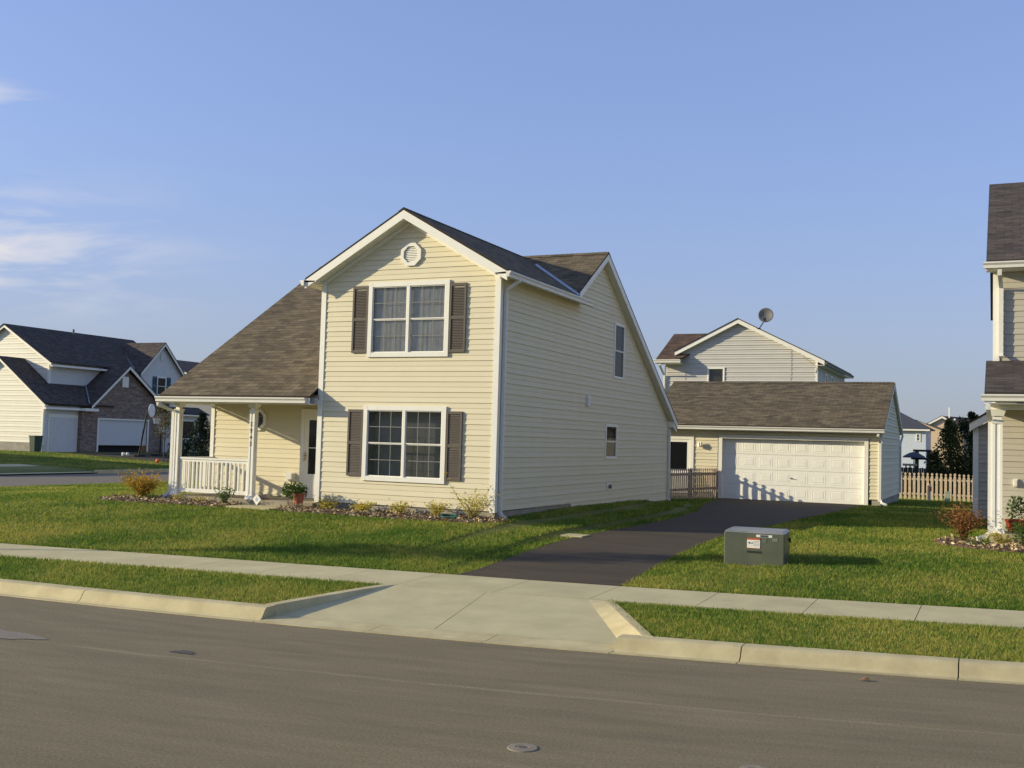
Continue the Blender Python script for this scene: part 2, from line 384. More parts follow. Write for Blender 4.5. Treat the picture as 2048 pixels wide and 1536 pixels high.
def rectpipe(b, pts, w=.075, d=.055):
    pts = [Vector(p) for p in pts]
    rings = []
    for i, p in enumerate(pts):
        t = (pts[min(i+1, len(pts)-1)]-pts[max(i-1, 0)]).normalized()
        a = Vector((0, 1, 0)).cross(t)
        if a.length < .1: a = Vector((1, 0, 0)).cross(t)
        a.normalize(); c_ = t.cross(a)
        rings.append([p+a*w/2*sx+c_*d/2*sy for sx, sy in ((-1, -1), (1, -1), (1, 1), (-1, 1))])
    for i in range(len(rings)-1):
        for k in range(4): b.poly([rings[i][k], rings[i][(k+1) % 4], rings[i+1][(k+1) % 4], rings[i+1][k]])
    b.poly(rings[0]); b.poly(rings[-1])
def downspout(par, pts, m=None, w=.075, d=.055):
    b = MB(); rectpipe(b, pts, w, d); return bld(b, 'downspout', m or GUT, par)
# ------------------------------------------------ ground
def yc(x): return np.where(x < -1.8, -10.69+.08*(x+1.8)*np.exp(np.minimum(0, (x+1.8))*.05), np.where(x < 12, -10.62+.055*x+.0085*x*x, -10.62+.055*12+.0085*144+(x-12)*.259))
def drop(x): return -.07*np.clip((2-x)/8, 0, 1.5)
def gh(x, y):
    x = np.asarray(x, float); y = np.asarray(y, float)
    d = y-yc(x)
    Hh = np.interp(y, [-2.5, -1.0, 0, 4, 9, 13, 17, 21, 25.5, 36, 120], [-.235, -.19, -.17, -.11, -.15, -.27, -.34, -.38, -.50, -.75, -1.1])
    # lawn from the sidewalk up to the houses
    t = np.clip((d-3.75)/np.maximum(.5, (-1.0-yc(x)-3.75)), 0, 1)
    lawn = (-.455+drop(x))*(1-t)+(-.19)*t
    z = np.where(y < -1.0, lawn, Hh)
    z = np.where(d < 3.75, np.interp(d, [.3, 2.53, 3.75], [-.50, -.475, -.455])+drop(x), z)
    z = np.where(d < .2, -.80, z)
    z = np.where(d < -9.0, -.52, z)
    # to the west: down to the cross street, up to the house beyond
    wz = np.interp(x, [-44, -42, -29.6, -29.3, -20.0, -19.7, -10], [.0, 0, -.45, -.85, -.85, -.47, 0])
    wt = np.interp(x, [-19.6, -10], [1, 0])
    zz = np.where(x < -19.7, wz, z*(1-wt)+(-.47)*wt)
    z = np.where((x < -10) & (y > -9), zz, z)
    return z
def gz(x, y): return float(gh(x, y))
def grid_axis(lo, hi, near0, near1, s0, s1):
    a = list(np.arange(near0, near1+1e-6, s0)); x = near0; s = s0
    while x > lo: s *= s1; x -= s; a.insert(0, x)
    x = near1; s = s0
    while x < hi: s *= s1; x += s; a.append(x)
    return np.array(a)
gx = grid_axis(-900, 900, -46, 16, .5, 1.18); gy = grid_axis(-300, 1400, -20, 30, .25, 1.15)
GX, GY = np.meshgrid(gx, gy); GZ = gh(GX, GY)
nv = GX.size; nx = len(gx); ny = len(gy)
idx = np.arange(nv).reshape(ny, nx)
quads = np.stack([idx[:-1, :-1], idx[:-1, 1:], idx[1:, 1:], idx[1:, :-1]], -1).reshape(-1, 4)
me = bpy.data.meshes.new('ground'); me.from_pydata(np.stack([GX, GY, GZ], -1).reshape(-1, 3).tolist(), [], quads.tolist())
me.polygons.foreach_set('use_smooth', [True]*len(me.polygons))
ground = bpy.data.objects.new('ground', me); COL.objects.link(ground); tag(ground, kind='structure')
def turfmat(name, use_attr):
    m = bpy.data.materials.new(name); m.use_nodes = True; t = m.node_tree; b = t.nodes['Principled BSDF']; b.inputs['Roughness'].default_value = .7; b.inputs['Specular IOR Level'].default_value = .2
    tcn = t.nodes.new('ShaderNodeTexCoord')
    n1 = t.nodes.new('ShaderNodeTexNoise'); n1.inputs['Scale'].default_value = .42; n1.inputs['Detail'].default_value = 5; t.links.new(tcn.outputs['Object'], n1.inputs['Vector'])
    n2 = t.nodes.new('ShaderNodeTexNoise'); n2.inputs['Scale'].default_value = 6; n2.inputs['Detail'].default_value = 5; t.links.new(tcn.outputs['Object'], n2.inputs['Vector'])
    rp = t.nodes.new('ShaderNodeValToRGB'); e = rp.color_ramp.elements
    if use_attr:
        e[0].position = .38; e[0].color = (.080, .160, .020, 1); e[1].position = .63; e[1].color = (.40, .36, .08, 1)
        x = e.new(.5); x.color = (.18, .255, .034, 1)
    else:
        e[0].position = .3; e[0].color = (.08, .12, .018, 1); e[1].position = .7; e[1].color = (.22, .20, .05, 1)
    v = nmath('ADD', nmath('MULTIPLY', n1.outputs['Fac'], .6, tree=t), nmath('MULTIPLY', n2.outputs['Fac'], .4, tree=t), tree=t)
    if use_attr:
        at = t.nodes.new('ShaderNodeAttribute'); at.attribute_name = 'rnd'
        v = nmath('ADD', v, nmath('MULTIPLY', nmath('SUBTRACT', at.outputs['Fac'], .5, tree=t), .24, tree=t), tree=t)
    t.links.new(v, rp.inputs[0]); t.links.new(rp.outputs[0], b.inputs['Base Color'])
    if use_attr:
        o = t.nodes['Material Output']; tr = t.nodes.new('ShaderNodeBsdfTranslucent'); ms = t.nodes.new('ShaderNodeMixShader'); ms.inputs[0].default_value = .4
        t.links.new(rp.outputs[0], tr.inputs[0]); t.links.new(b.outputs[0], ms.inputs[1]); t.links.new(tr.outputs[0], ms.inputs[2]); t.links.new(ms.outputs[0], o.inputs[0])
    else:
        n3 = t.nodes.new('ShaderNodeTexNoise'); n3.inputs['Scale'].default_value = 45; t.links.new(tcn.outputs['Object'], n3.inputs['Vector'])
        bp = t.nodes.new('ShaderNodeBump'); bp.inputs['Strength'].default_value = 1; bp.inputs['Distance'].default_value = .03
        t.links.new(n3.outputs['Fac'], bp.inputs['Height']); t.links.new(bp.outputs[0], b.inputs['Normal'])
    return m
ground.data.materials.append(turfmat('turf_ground', False))
def asphalt(name, base, dark, light, seam=None, uvs=False):
    m = bpy.data.materials.new(name); m.use_nodes = True; t = m.node_tree; b = t.nodes['Principled BSDF']; b.inputs['Roughness'].default_value = .85; b.inputs['Specular IOR Level'].default_value = .2
    uv = t.nodes.new('ShaderNodeUVMap')
    def ns(sc, det, sx=1, sy=1, rough=.6):
        mp = t.nodes.new('ShaderNodeMapping'); mp.inputs['Scale'].default_value = (sx, sy, 1); t.links.new(uv.outputs[0], mp.inputs[0])
        n = t.nodes.new('ShaderNodeTexNoise'); n.inputs['Scale'].default_value = sc; n.inputs['Detail'].default_value = det; n.inputs['Roughness'].default_value = rough
        t.links.new(mp.outputs[0], n.inputs['Vector']); return n.outputs['Fac']
    big = ns(.9, 8, .55, 1.6, .7); streak = ns(2.2, 6, .30, 2.4, .65); fine = ns(48, 5, 1, 1, .75)
    rp = t.nodes.new('ShaderNodeValToRGB'); e = rp.color_ramp.elements; e[0].position = .3; e[0].color = (*dark, 1); e[1].position = .72; e[1].color = (*light, 1); x = e.new(.5); x.color = (*base, 1)
    v = nmath('ADD', nmath('MULTIPLY', big, .5, tree=t), nmath('MULTIPLY', streak, .5, tree=t), tree=t)
    t.links.new(v, rp.inputs[0])
    fm = t.nodes.new('ShaderNodeMapRange'); fm.inputs[1].default_value = .3; fm.inputs[2].default_value = .7; fm.inputs[3].default_value = .58; fm.inputs[4].default_value = 1.45; t.links.new(fine, fm.inputs[0])
    k = fm.outputs[0]
    if seam is not None:
        sp = t.nodes.new('ShaderNodeSeparateXYZ'); t.links.new(uv.outputs[0], sp.inputs[0])
        wob = nmath('MULTIPLY', nmath('SUBTRACT', ns(1.5, 3), .5, tree=t), .12, tree=t)
        dd = nmath('ABSOLUTE', nmath('SUBTRACT', nmath('ADD', sp.outputs[1], wob, tree=t), seam, tree=t), tree=t)
        ln = nmath('SUBTRACT', 1, nmath('DIVIDE', dd, .05, tree=t), tree=t, clamp=True)
        ln = nmath('MULTIPLY', ln, nmath('MULTIPLY', ns(3, 4), .62, tree=t), tree=t)
        k = nmath('MULTIPLY', k, nmath('ADD', 1, ln, tree=t), tree=t)
    vm = t.nodes.new('ShaderNodeVectorMath'); vm.operation = 'SCALE'; t.links.new(rp.outputs[0], vm.inputs[0]); t.links.new(k, vm.inputs['Scale'])
    t.links.new(vm.outputs[0], b.inputs['Base Color'])
    bp = t.nodes.new('ShaderNodeBump'); bp.inputs['Strength'].default_value = .5; bp.inputs['Distance'].default_value = .006; t.links.new(fine, bp.inputs['Height']); t.links.new(bp.outputs[0], b.inputs['Normal'])
    return m
ASPH = asphalt('asphalt_street', (.192, .156, .090), (.142, .117, .072), (.247, .202, .122), seam=-2.25)
ASPD = asphalt('asphalt_driveway', (.074, .057, .037), (.050, .039, .027), (.108, .083, .055))
ASPC = asphalt('asphalt_cross', (.175, .15, .115), (.15, .13, .1), (.2, .172, .135))
def sheet(name, fn, us, vs, mtl, th=None, uvfn=None, kind='structure'):
    b = MB(); P = [[fn(u, v) for v in vs] for u in us]
    for i in range(len(us)-1):
        for j in range(len(vs)-1):
            q = [(i, j), (i+1, j), (i+1, j+1), (i, j+1)]
            b.poly([P[a][c] for a, c in q], None, [(us[a], vs[c]) if uvfn is None else uvfn(us[a], vs[c]) for a, c in q])
    o = bld(b, name, mtl, None, fix=False)
    me = o.data
    if kind: tag(o, kind=kind)
    return o
fy = lambda x: float(yc(np.array(float(x))))
street = sheet('street', lambda x, d: (x, fy(x)+d, -.625+.09*math.sin(math.pi*min(1, max(0, -d/9.)))+(.0)), list(np.arange(-60, 60.1, 1.0)), [-9.0, -8, -7, -6, -5, -4, -3, -2, -1, -.5, .05], ASPH)
cross = sheet('cross_street', lambda x, y: (x, y, -.60-(.0 if -28.9 < x < -20.3 else .02)), [-29.2, -27, -24.6, -22, -20.1], [-9.5]+list(np.arange(-6, 160, 6.)), ASPC)
# curb and gutter
def curb_profile(b, fr, joint=False):
    pass
def run(name, x0, x1, prof, mtl, step=.5, joints=0, parent=None, zf=None):
    b = MB(); xs = list(np.arange(x0, x1-1e-6, step))+[x1]
    for i in range(len(xs)-1):
        a, c_ = xs[i], xs[i+1]; n = len(prof)
        Pa = [(a, fy(a)+d, z+(float(drop(np.array(a))) if d > .3 or zf else 0)) for d, z in prof]; Pc = [(c_, fy(c_)+d, z+(float(drop(np.array(c_))) if d > .3 or zf else 0)) for d, z in prof]
        for k in range(n):
            j = (k+1) % n; b.poly([Pa[k], Pc[k], Pc[j], Pa[j]])
        if i == 0: b.poly(Pa)
        if i == len(xs)-2: b.poly(Pc[::-1])
    o = bld(b, name, mtl, parent); return o
PC = [(-.02, -.72), (-.02, -.612), (.10, -.622), (.135, -.600), (.185, -.520), (.205, -.497), (.235, -.488), (.38, -.486), (.38, -.72)]
PL = [(-.02, -.72), (-.02, -.612), (.10, -.618), (.38, -.598), (.38, -.72)]
cur = MB()
def seg(x0, x1, prof):
    xs = list(np.arange(x0, x1-1e-6, .5))+[x1]
    for i in range(len(xs)-1):
        a, c_ = xs[i], xs[i+1]; n = len(prof)
        Pa = [(a, fy(a)+d, z) for d, z in prof]; Pc = [(c_, fy(c_)+d, z) for d, z in prof]
        for k in range(n): j = (k+1) % n; cur.poly([Pa[k], Pc[k], Pc[j], Pa[j]])
        if i == 0: cur.poly(Pa)
        if i == len(xs)-2: cur.poly(Pc[::-1])
AL, AR = 2.02, 6.10
joints = [-18, -15.1, -12.1, -9.1, -6.0, -3.1, -.62, AL]
for a, c_ in zip(joints[:-1], joints[1:]): seg(a+.006, c_-.006, PC)
for a, c_ in ((AL, 3.4), (3.4, 4.75), (4.75, AR)): seg(a+.004, c_-.004, PL)
j2 = [AR, 7.35, 9.35, 12.3, 15.3, 18.3, 21.3, 24.3, 30, 36, 42]
for a, c_ in zip(j2[:-1], j2[1:]): seg(a+.006, c_-.006, PC)
curb = bld(cur, 'curb', CURBM); tag(curb, kind='structure')
bj = MB()
for x in joints[:-1]+[3.4, 4.75]+j2: bj.box((x-.008, fy(x)+.0, -.7), (x+.008, fy(x)+.36, -.625), fr=None)
o = bld(bj, 'curb_joint', JOINT, curb)
# sidewalk
def swz(x, d): return float(np.interp(d, [2.53, 3.75], [-.462, -.438]))+float(drop(np.array(float(x))))
sw = MB()
xs = [-17.5]+list(np.arange(-16.2, 40, 1.25))
xs = [x for x in xs if not (2.2 < x < 5.1)]; xs = sorted(xs+[2.35, 3.72, 4.98])
for a, c_ in zip(xs[:-1], xs[1:]):
    n = 3; a += .005; c_ -= .005
    P = [(a, fy(a)+2.53, swz(a, 2.53)), (c_, fy(c_)+2.53, swz(c_, 2.53)), (c_, fy(c_)+3.75, swz(c_, 3.75)), (a, fy(a)+3.75, swz(a, 3.75))]
    Q = [(p[0], p[1], p[2]-.12) for p in P]; sw.hexa(Q+P)
sidewalk = bld(sw, 'sidewalk', CONC); tag(sidewalk, kind='structure')
# driveway apron
ap = MB()
def apx(t, s):   # t 0..1 across, s 0..1 from gutter to sidewalk
    xl = AL+(2.35-AL)*s; xr = AR+(4.98-AR)*s; x = xl+(xr-xl)*t
    d = .385+(2.525-.385)*s; z = -.598+(-.466+.598)*s**1.0
    return (x, fy(x)+d, z+float(drop(np.array(x))))
for h0, h1 in ((0, .4885), (.4905, 1)):
    for i in range(6):
        for j in range(8):
            t0 = h0+(h1-h0)*i/6; t1 = h0+(h1-h0)*(i+1)/6; s0 = j/8; s1 = (j+1)/8
            ap.poly([apx(t0, s0), apx(t1, s0), apx(t1, s1), apx(t0, s1)])
apron = bld(ap, 'driveway_apron', CONC, fix=False); tag(apron, kind='structure')
apb = MB(); apb.poly([(apx(t, s)[0], apx(t, s)[1], apx(t, s)[2]-.012) for t, s in ((.48, 0), (.5, 0), (.5, 1), (.48, 1))]); bld(apb, 'apron_joint', JOINT, apron, fix=False)
# curb returns at the two sides of the apron
cr = MB()
def ret(t, sgn, wd, slope):
    for j in range(8):
        s0, s1 = j/8, (j+1)/8; P = []
        for s in (s0, s1):
            x, y, z = apx(t, s); h = .112*(1-s)**.8*(1 if s < 1 else 0)+.004
            P.append([(x, y, z-.15), (x-sgn*.004, y, z+.001), (x+sgn*slope, y, z+h), (x+sgn*(slope+wd), y, z+h), (x+sgn*(slope+wd), y, z-.15)])
        for k in range(4): cr.poly([P[0][k], P[0][k+1], P[1][k+1], P[1][k]])
        if j == 0: cr.poly(P[0])
ret(0, -1, .13, .02); ret(1, 1, .12, .22)
bld(cr, 'curb_return', CURBM, curb)
# asphalt driveway up to the garage
Lp = [(2.60, -6.62), (2.62, -5.98), (2.36, -4.0), (2.22, -2.2), (2.16, 0), (2.3, 2.2), (2.35, 5.3), (2.0, 9.0), (1.2, 13), (.72, 16.9)]
Rp = [(4.98, -6.45), (4.92, -5.5), (4.72, -3.3), (4.52, 1.0), (4.68, 3.6), (5.0, 7.8), (5.3, 12), (5.55, 16.9)]
def il(P, y): return float(np.interp(y, [p[1] for p in P], [p[0] for p in P]))
def dwy(t, y):
    x = il(Lp, y)*(1-t)+il(Rp, y)*t
    if y < -6.0: yy = fy(x)+3.76+(y+6.62)
    else: yy = y
    z = float(np.interp(yy, [-7, -6.2, -1, 4, 16.9], [-.448, -.432, -.335, -.31, -.318]))+.0
    return (x, yy, z)
ys = [-6.62]+list(np.arange(-5.5, 16.8, .5))+[16.9]
driveway = sheet('driveway', dwy, [0, .1, .25, .4, .55, .7, .85, 1], ys, ASPD, uvfn=lambda t, y: (dwy(t, y)[0], y))
dsk = MB()
for t in (0, 1):
    for a, c_ in zip(ys[:-1], ys[1:]):
        p, q = dwy(t, a), dwy(t, c_); dsk.poly([p, q, (q[0], q[1], q[2]-.2), (p[0], p[1], p[2]-.2)])
bld(dsk, 'driveway_edge', ASPD, driveway, fix=False)
def in_drive(x, y):
    lx = np.interp(y, [p[1] for p in Lp], [p[0] for p in Lp]); rx = np.interp(y, [p[1] for p in Rp], [p[0] for p in Rp])
    return (x > lx-.0) & (x < rx+.0) & (y > -6.9) & (y < 17)
# the ground must pass below the driveway
co = np.empty(nv*3); ground.data.vertices.foreach_get('co', co); co = co.reshape(-1, 3)
dx = np.interp(co[:, 1], [p[1] for p in Lp], [p[0] for p in Lp]); dx2 = np.interp(co[:, 1], [p[1] for p in Rp], [p[0] for p in Rp])
near = (co[:, 0] > dx-.5) & (co[:, 0] < dx2+.5) & (co[:, 1] > -7) & (co[:, 1] < 17.5)
dzv = np.interp(co[:, 1], [-7, -6.2, -1, 4, 16.9], [-.448, -.432, -.335, -.31, -.318])
co[near, 2] = dzv[near]-.05
sl_ = (co[:, 0] > dx-1.6) & (co[:, 0] < dx2+1.6) & (co[:, 1] > -7) & (co[:, 1] < 17.5) & ~near
co[sl_, 2] = .5*co[sl_, 2]+.5*(dzv[sl_]-.01)
apz = (co[:, 0] > 1.4) & (co[:, 0] < 6.8) & (co[:, 1] < -6.2) & (co[:, 1] > -10.9)
wlk = (co[:, 1]-yc(co[:, 0]) > 2.3) & (co[:, 1]-yc(co[:, 0]) < 4.0)
co[wlk, 2] -= .03
co[apz, 2] = np.minimum(co[apz, 2], -.64)
ground.data.vertices.foreach_set('co', co.ravel())
# small paving slab set in the lawn edge by the driveway
sb = MB(); sb.box((1.86, -.88, -.42), (2.32, -.42, -.312)); o = bld(sb, 'paving_slab', CONC); tag(o, 'small square concrete slab in the lawn edge left of the driveway', 'paving slab')
# survey discs
for i, (x, y, lb) in enumerate(((6.81, -13.75, 'round pale utility cover in the street, nearer the middle of the picture'), (8.30, -13.45, 'round pale utility cover in the street, cut by the bottom edge of the picture'))):
    b = MB(); z = -.625+.09*math.sin(math.pi*(fy(x)-y)/9.)
    b.lathe((x, y, z), [(.0, .006), (.045, .006), (.05, .008), (.10, .006), (.11, -.01)], None, 24)
    b.lathe((x, y, z), [(.0, .0075), (.03, .0075), (.034, .005)], JOINT, 12)
    o = bld(b, 'utility_cover', mat('cover_concrete', (.26, .22, .155), .9, (.20, .17, .12), 14)); tag(o, lb, 'utility cover', 'round covers in the asphalt')
# patches of repaired surface in the street
def patch(name, cx, cy, rx, ry, mtl, dz=.004):
    b = MB(); n = 28; pts = []
    for k in range(n):
        a = 2*math.pi*k/n; r = 1+.18*math.sin(3*a+cx)+.1*math.sin(7*a)
        x = cx+rx*r*math.cos(a); y = cy+ry*r*math.sin(a); pts.append((x, y, -.625+.09*math.sin(math.pi*(fy(x)-y)/9.)+dz))
    b.poly(pts, None, [(p[0], p[1]) for p in pts]); o = bld(b, name, mtl, street, fix=False); return o
ASPP = asphalt('asphalt_pale_patch', (.23, .20, .155), (.20, .17, .13), (.25, .215, .17)); ASPK = asphalt('asphalt_dark_patch', (.095, .085, .075), (.08, .072, .065), (.11, .1, .09))
patch('pale_patch', .55, -12.72, .55, .22, ASPP); patch('oil_stain', 2.72, -12.42, .13, .07, ASPK)
b = MB(); b.poly([(8.52, -9.98, -.600), (8.57, -10.0, -.585), (8.63, -9.97, -.598), (8.60, -9.92, -.578), (8.54, -9.93, -.598)]); o = bld(b, 'fallen_leaf', mat('leaf_fallen', (.35, .15, .04), .8), fix=False); tag(o, 'single orange fallen leaf on the street near the right kerb', 'leaf')
# ------------------------------------------------ THE HOUSE
W, D = 4.52, 12.9; XL = -8.75; PY = 1.35
RY, RZ = 6.2, 6.58; SF = .64; SR = .622
def zf(y): return RZ-SF*(RY-y)
def zr(y): return RZ-SR*(y-RY)
H = thing('suburban_house', 'cream sided two storey house with front gable, brown shutters and corner porch beside the driveway', 'house')
GP = -2.26; GZ0 = 6.56; GS = .572      # front gable: ridge x, ridge z, slope
def zg(x): return GZ0-GS*abs(x-GP)
wf = MB(); so_ = 5.06
siding(wf, FX(0), [[(-W+.08, 0), (-.08, 0), (-.08, so_+.0), (GP, zg(GP)-.14), (-W+.08, so_)]], seams=0, holes=((-3.2, -1.26, 3.35, 4.91), (-3.23, -1.25, .59, 2.14)))
bld(wf, 'wall', SIDE, H, fix=False)['label'] = 'sunlit front wall under the gable'
ws = MB()
siding(ws, FY(0), [[(.08, 0), (4.4, -.02), (4.4, zf(4.4)-.16), (4.2, 5.0), (.08, 5.0)], [(4.4, -.4), (D-.06, -.4), (D-.06, zr(D)-.16), (RY, RZ-.14), (4.4, zf(4.4)-.16)]], seams=0, holes=((7.40, 8.22, 3.32, 4.82), (6.84, 7.74, 1.10, 2.0)))
bld(ws, 'wall', SIDE, H, fix=False)['label'] = 'shaded side wall facing the driveway'
wp = MB(); siding(wp, FX(PY), [[(XL+.08, -.03), (-W, -.03), (-W, 2.55), (XL+.08, 2.55)]], seams=0, holes=((-5.93, -4.88, -.04, 2.12), (-7.49, -7.11, 1.67, 2.05)))
bld(wp, 'wall', SIDE, H, fix=False)['label'] = 'wall at the back of the porch'
# hidden walls and gable closures
wh = MB()
wh.poly([(XL, PY, -.3), (XL, D, -.3), (XL, D, 2.3), (XL, RY, RZ-.12), (XL, PY, zf(PY)-.12)]); wh.poly([(XL, D, -.4), (0, D, -.4), (0, D, 2.3), (XL, D, 2.3)])
wh.poly([(-W, 0, -.1), (-W, PY, -.1), (-W, PY, 5.1), (-W, 0, 5.1)]); wh.poly([(-W, PY, 2.), (-W, 4.6, 2.), (-W, 4.6, 5.1), (-W, PY, 5.1)])
wh.prism([(XL, -.02, 2.22), (XL, PY, 2.22), (XL, PY, zf(PY)-.1), (XL, -.02, zf(-.02)-.1)], (.04, 0, 0))
bld(wh, 'wall', SIDE, H, fix=False)['label'] = 'left end walls behind and above the porch'
fo = MB(); fo.box((-W+.03, .02, -.45), (-.03, .3, 0)); fo.box((-.3, .3, -.45), (-.02, D, -.02)); bsplit(fo, 'foundation', FOUND, H)
# corner trims
ct = MB()
def corner(x, y, z0, z1, sx=1, w=.095):
    ct.box((x-sx*w, y-.028, z0), (x+sx*.026, y+.0, z1)); ct.box((x, y, z0), (x+sx*.024, y+w, z1-.002))
corner(0, 0, -.03, 5.08, 1, .1); corner(-W, 0, -.02, 5.08, -1, .1)
ct.box((XL-.02, PY-.028, -.05), (XL+.09, PY, 2.3)); ct.box((-.001, D-.07, -.32), (.026, D+.02, zr(D)-.1))
bsplit(ct, 'corner_trim', WHITE, H)
# roof
rf = MB(); OH = -.35; XE = XL-.22; XR = .22; GE = -.32
gl, gr = GP-2.56, GP+2.56
def yv(x): return RY-(RZ-zg(x))/SF       # where the gable slope meets the main front slope
roof(rf, [([(XE, OH, zf(OH)), (-W-.03, OH, zf(OH)), (-W-.03, yv(gl)+.2, zf(yv(gl)+.2)), (gl, yv(gl), zg(gl)), (GP, yv(GP), zg(GP)), (XR, RY, RZ), (XE, RY, RZ)], (1, 0, 0)),
          ([(GP, yv(GP), zg(GP)), (gr, yv(gr), zg(gr)), (XR, yv(XR), zg(XR)), (XR, RY, RZ)], (1, 0, 0)),
          ([(XE, RY, RZ), (XR, RY, RZ), (XR, D+.25, zr(D+.25)), (XE, D+.25, zr(D+.25))], (1, 0, 0)),
          ([(gl, GE, zg(gl)), (GP, GE, GZ0), (GP, yv(GP), GZ0), (gl, yv(gl), zg(gl))], (0, 1, 0)),
          ([(GP, GE, GZ0), (gr, GE, zg(gr)), (gr, yv(gr), zg(gr)), (GP, yv(GP), GZ0)], (0, 1, 0))], .05)
# ridge caps
for a, b_ in (((XE, RY, RZ), (XR, RY, RZ)), ((GP, GE, GZ0), (GP, yv(GP), GZ0))):
    a, b_ = Vector(a), Vector(b_); dd = (b_-a).normalized(); sd = dd.cross(Vector((0, 0, 1))); n = int((b_-a).length/.15)
    for i in range(n):
        p = a+dd*i*.15; q = p+dd*.19
        for sg in (-1, 1): rf.poly([p+Vector((0, 0, .018)), q+Vector((0, 0, .010)), q+sd*sg*.14+Vector((0, 0, -.075)), p+sd*sg*.14+Vector((0, 0, -.068))], None, [(p.dot(dd), 0), (q.dot(dd), 0), (q.dot(dd), .14), (p.dot(dd), .14)])
RF = bld(rf, 'roof', SHING, H, fix=False)
vf = MB()
for sg in (1,):
    a = Vector((GP+.6, yv(GP+.6), zg(GP+.6)+.012)); b_ = Vector((gr-.02, yv(gr-.02), zg(gr)+.012)); dd = (b_-a).normalized(); s1 = Vector((.07, -.0, -.07*GS+.004)); s2 = Vector((0, .07, .07*SF+.004))
    vf.poly([a, b_, b_-s1*Vector((1, 1, 1)).x, a-s1]); vf.poly([a, b_, b_+s2, a+s2])
bld(vf, 'valley_flashing', FLASH, RF, fix=False)
# rakes, fascia, soffits
tr = MB()
def rake(p0, p1, out, hgt=.19, th=.03, inset=.0, top=.05):
    p0, p1, o = Vector(p0), Vector(p1), Vector(out)
    dz = Vector((0, 0, -1)); A = [p0+dz*top, p1+dz*top, p1+dz*(top+hgt), p0+dz*(top+hgt)]; tr.prism(A, o*th)
rake((gl, GE, zg(gl)), (GP, GE, GZ0), (0, 1, 0)); rake((GP, GE, GZ0), (gr, GE, zg(gr)), (0, 1, 0))
# rake soffit and inner frieze along the gable
for sx, xe in ((-1, -W), (1, 0.)):
    A = [(GP, GE+.03, GZ0-.23), (xe+sx*.2, GE+.03, zg(xe+sx*.2)-.23), (xe+sx*.2, 0, zg(xe+sx*.2)-.23), (GP, 0, GZ0-.23)]
    tr.prism(A, (0, 0, .02))
    A = [(GP, -.034, GZ0-.232), (xe, -.034, zg(xe)-.232), (xe, -.034, zg(xe)-.33), (GP, -.034, GZ0-.33)]; tr.prism(A, (0, .034, 0))
# eave boxes (returns) left and right
for x0, x1, ye in ((-.0, gr, 4.7), (gl, -W, yv(gl)-.1)):
    tr.box((x0, GE+.031, 5.0), (x1, ye, 5.03))
tr.prism([(gr, GE, zg(gr)-.05), (gr, GE, 5.0), (0.0, GE, 5.0), (0.0, GE, zg(0)-.26), (.0, GE, zg(0)-.24)], (0, .031, 0))
tr.prism([(gl, GE, zg(gl)-.05), (gl, GE, 5.0), (-W, GE, 5.0), (-W, GE, zg(-W)-.24)], (0, .031, 0))
tr.box((gr-.028, GE+.031, 5.0), (gr, 4.9, zg(gr)-.05)); tr.box((gl, GE+.031, 5.0), (gl+.028, yv(gl), zg(gl)-.05))
# main roof rakes on the right end
rake((XR, 4.15, zf(4.15)), (XR, RY, RZ), (-1, 0, 0), .17); rake((XR, RY, RZ), (XR, D+.25, zr(D+.25)), (-1, 0, 0), .19)
tr.prism([(XR-.03, 4.15, zf(4.15)-.2), (XR-.03, RY, RZ-.2), (0, RY, RZ-.2), (0, 4.15, zf(4.15)-.2)], (0, 0, .02)); tr.prism([(XR-.03, RY, RZ-.2), (XR-.03, D+.2, zr(D+.2)-.2), (0, D+.2, zr(D+.2)-.2), (0, RY, RZ-.2)], (0, 0, .02))
tr.prism([(XR-.03, D-.12, zr(D-.12)-.23), (XR-.03, D+.25, zr(D+.25)-.2), (XR-.03, D+.25, zr(D+.25)-.34), (XR-.03, D-.12, zr(D-.12)-.42)], (-.19, 0, 0))
rake((XE, OH, zf(OH)), (XE, RY, RZ), (1, 0, 0), .15); tr.prism([(XE+.03, OH, zf(OH)-.2), (XE+.03, RY, RZ-.2), (XL, RY, RZ-.2), (XL, OH, zf(OH)-.2)], (0, 0, .02))
bsplit(tr, 'rake_trim', WHITE, H)
# porch beam, ceiling, fascia
pb = MB(); ez = zf(OH)
pb.box((XL+.0, -.07, 2.215), (-W-.0, .07, 2.36)); pb.box((XL+.04, .07, 2.215), (XL+.16, PY, 2.34)); pb.box((XL, OH, ez-.19), (-W-.03, OH+.02, ez-.055)); pb.box((XL-.2, OH+.02, 2.20+.0), (-W-.03, -.07, 2.215))
pb.box((XE+.02, OH+.02, 2.198), (XL, PY, 2.213)); pb.box((XE, OH, ez-.19), (XL, OH+.02, ez-.055))
bsplit(pb, 'porch_beam', WHITE, H)
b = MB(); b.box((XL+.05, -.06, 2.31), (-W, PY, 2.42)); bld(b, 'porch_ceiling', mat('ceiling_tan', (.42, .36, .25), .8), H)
gutter(H, (XE-.05, OH-.003, ez-.165), (-W-.1, OH-.003, ez-.165), (0, -1, 0))
gutter(H, (gr+.002, GE-.06, zg(gr)-.17), (gr+.002, 4.72, zg(gr)-.17), (1, 0, 0))
gutter(H, (gl-.002, GE-.04, zg(gl)-.17), (gl-.002, 1.0, zg(gl)-.17), (-1, 0, 0))
downspout(H, [(gr+.06, .18, 5.0), (gr+.05, .18, 4.9), (.07, .17, 4.72), (.062, .17, 4.6), (.062, .17, -.02), (.09, .17, -.09), (.22, .12, -.15)])
downspout(H, [(XE+.02, OH-.06, 2.2), (XE+.02, OH-.06, 2.14), (XL-.05, -.02, 2.0), (XL-.05, -.02, .06), (XL-.12, -.04, -.04), (XL-.25, -.07, -.1)])
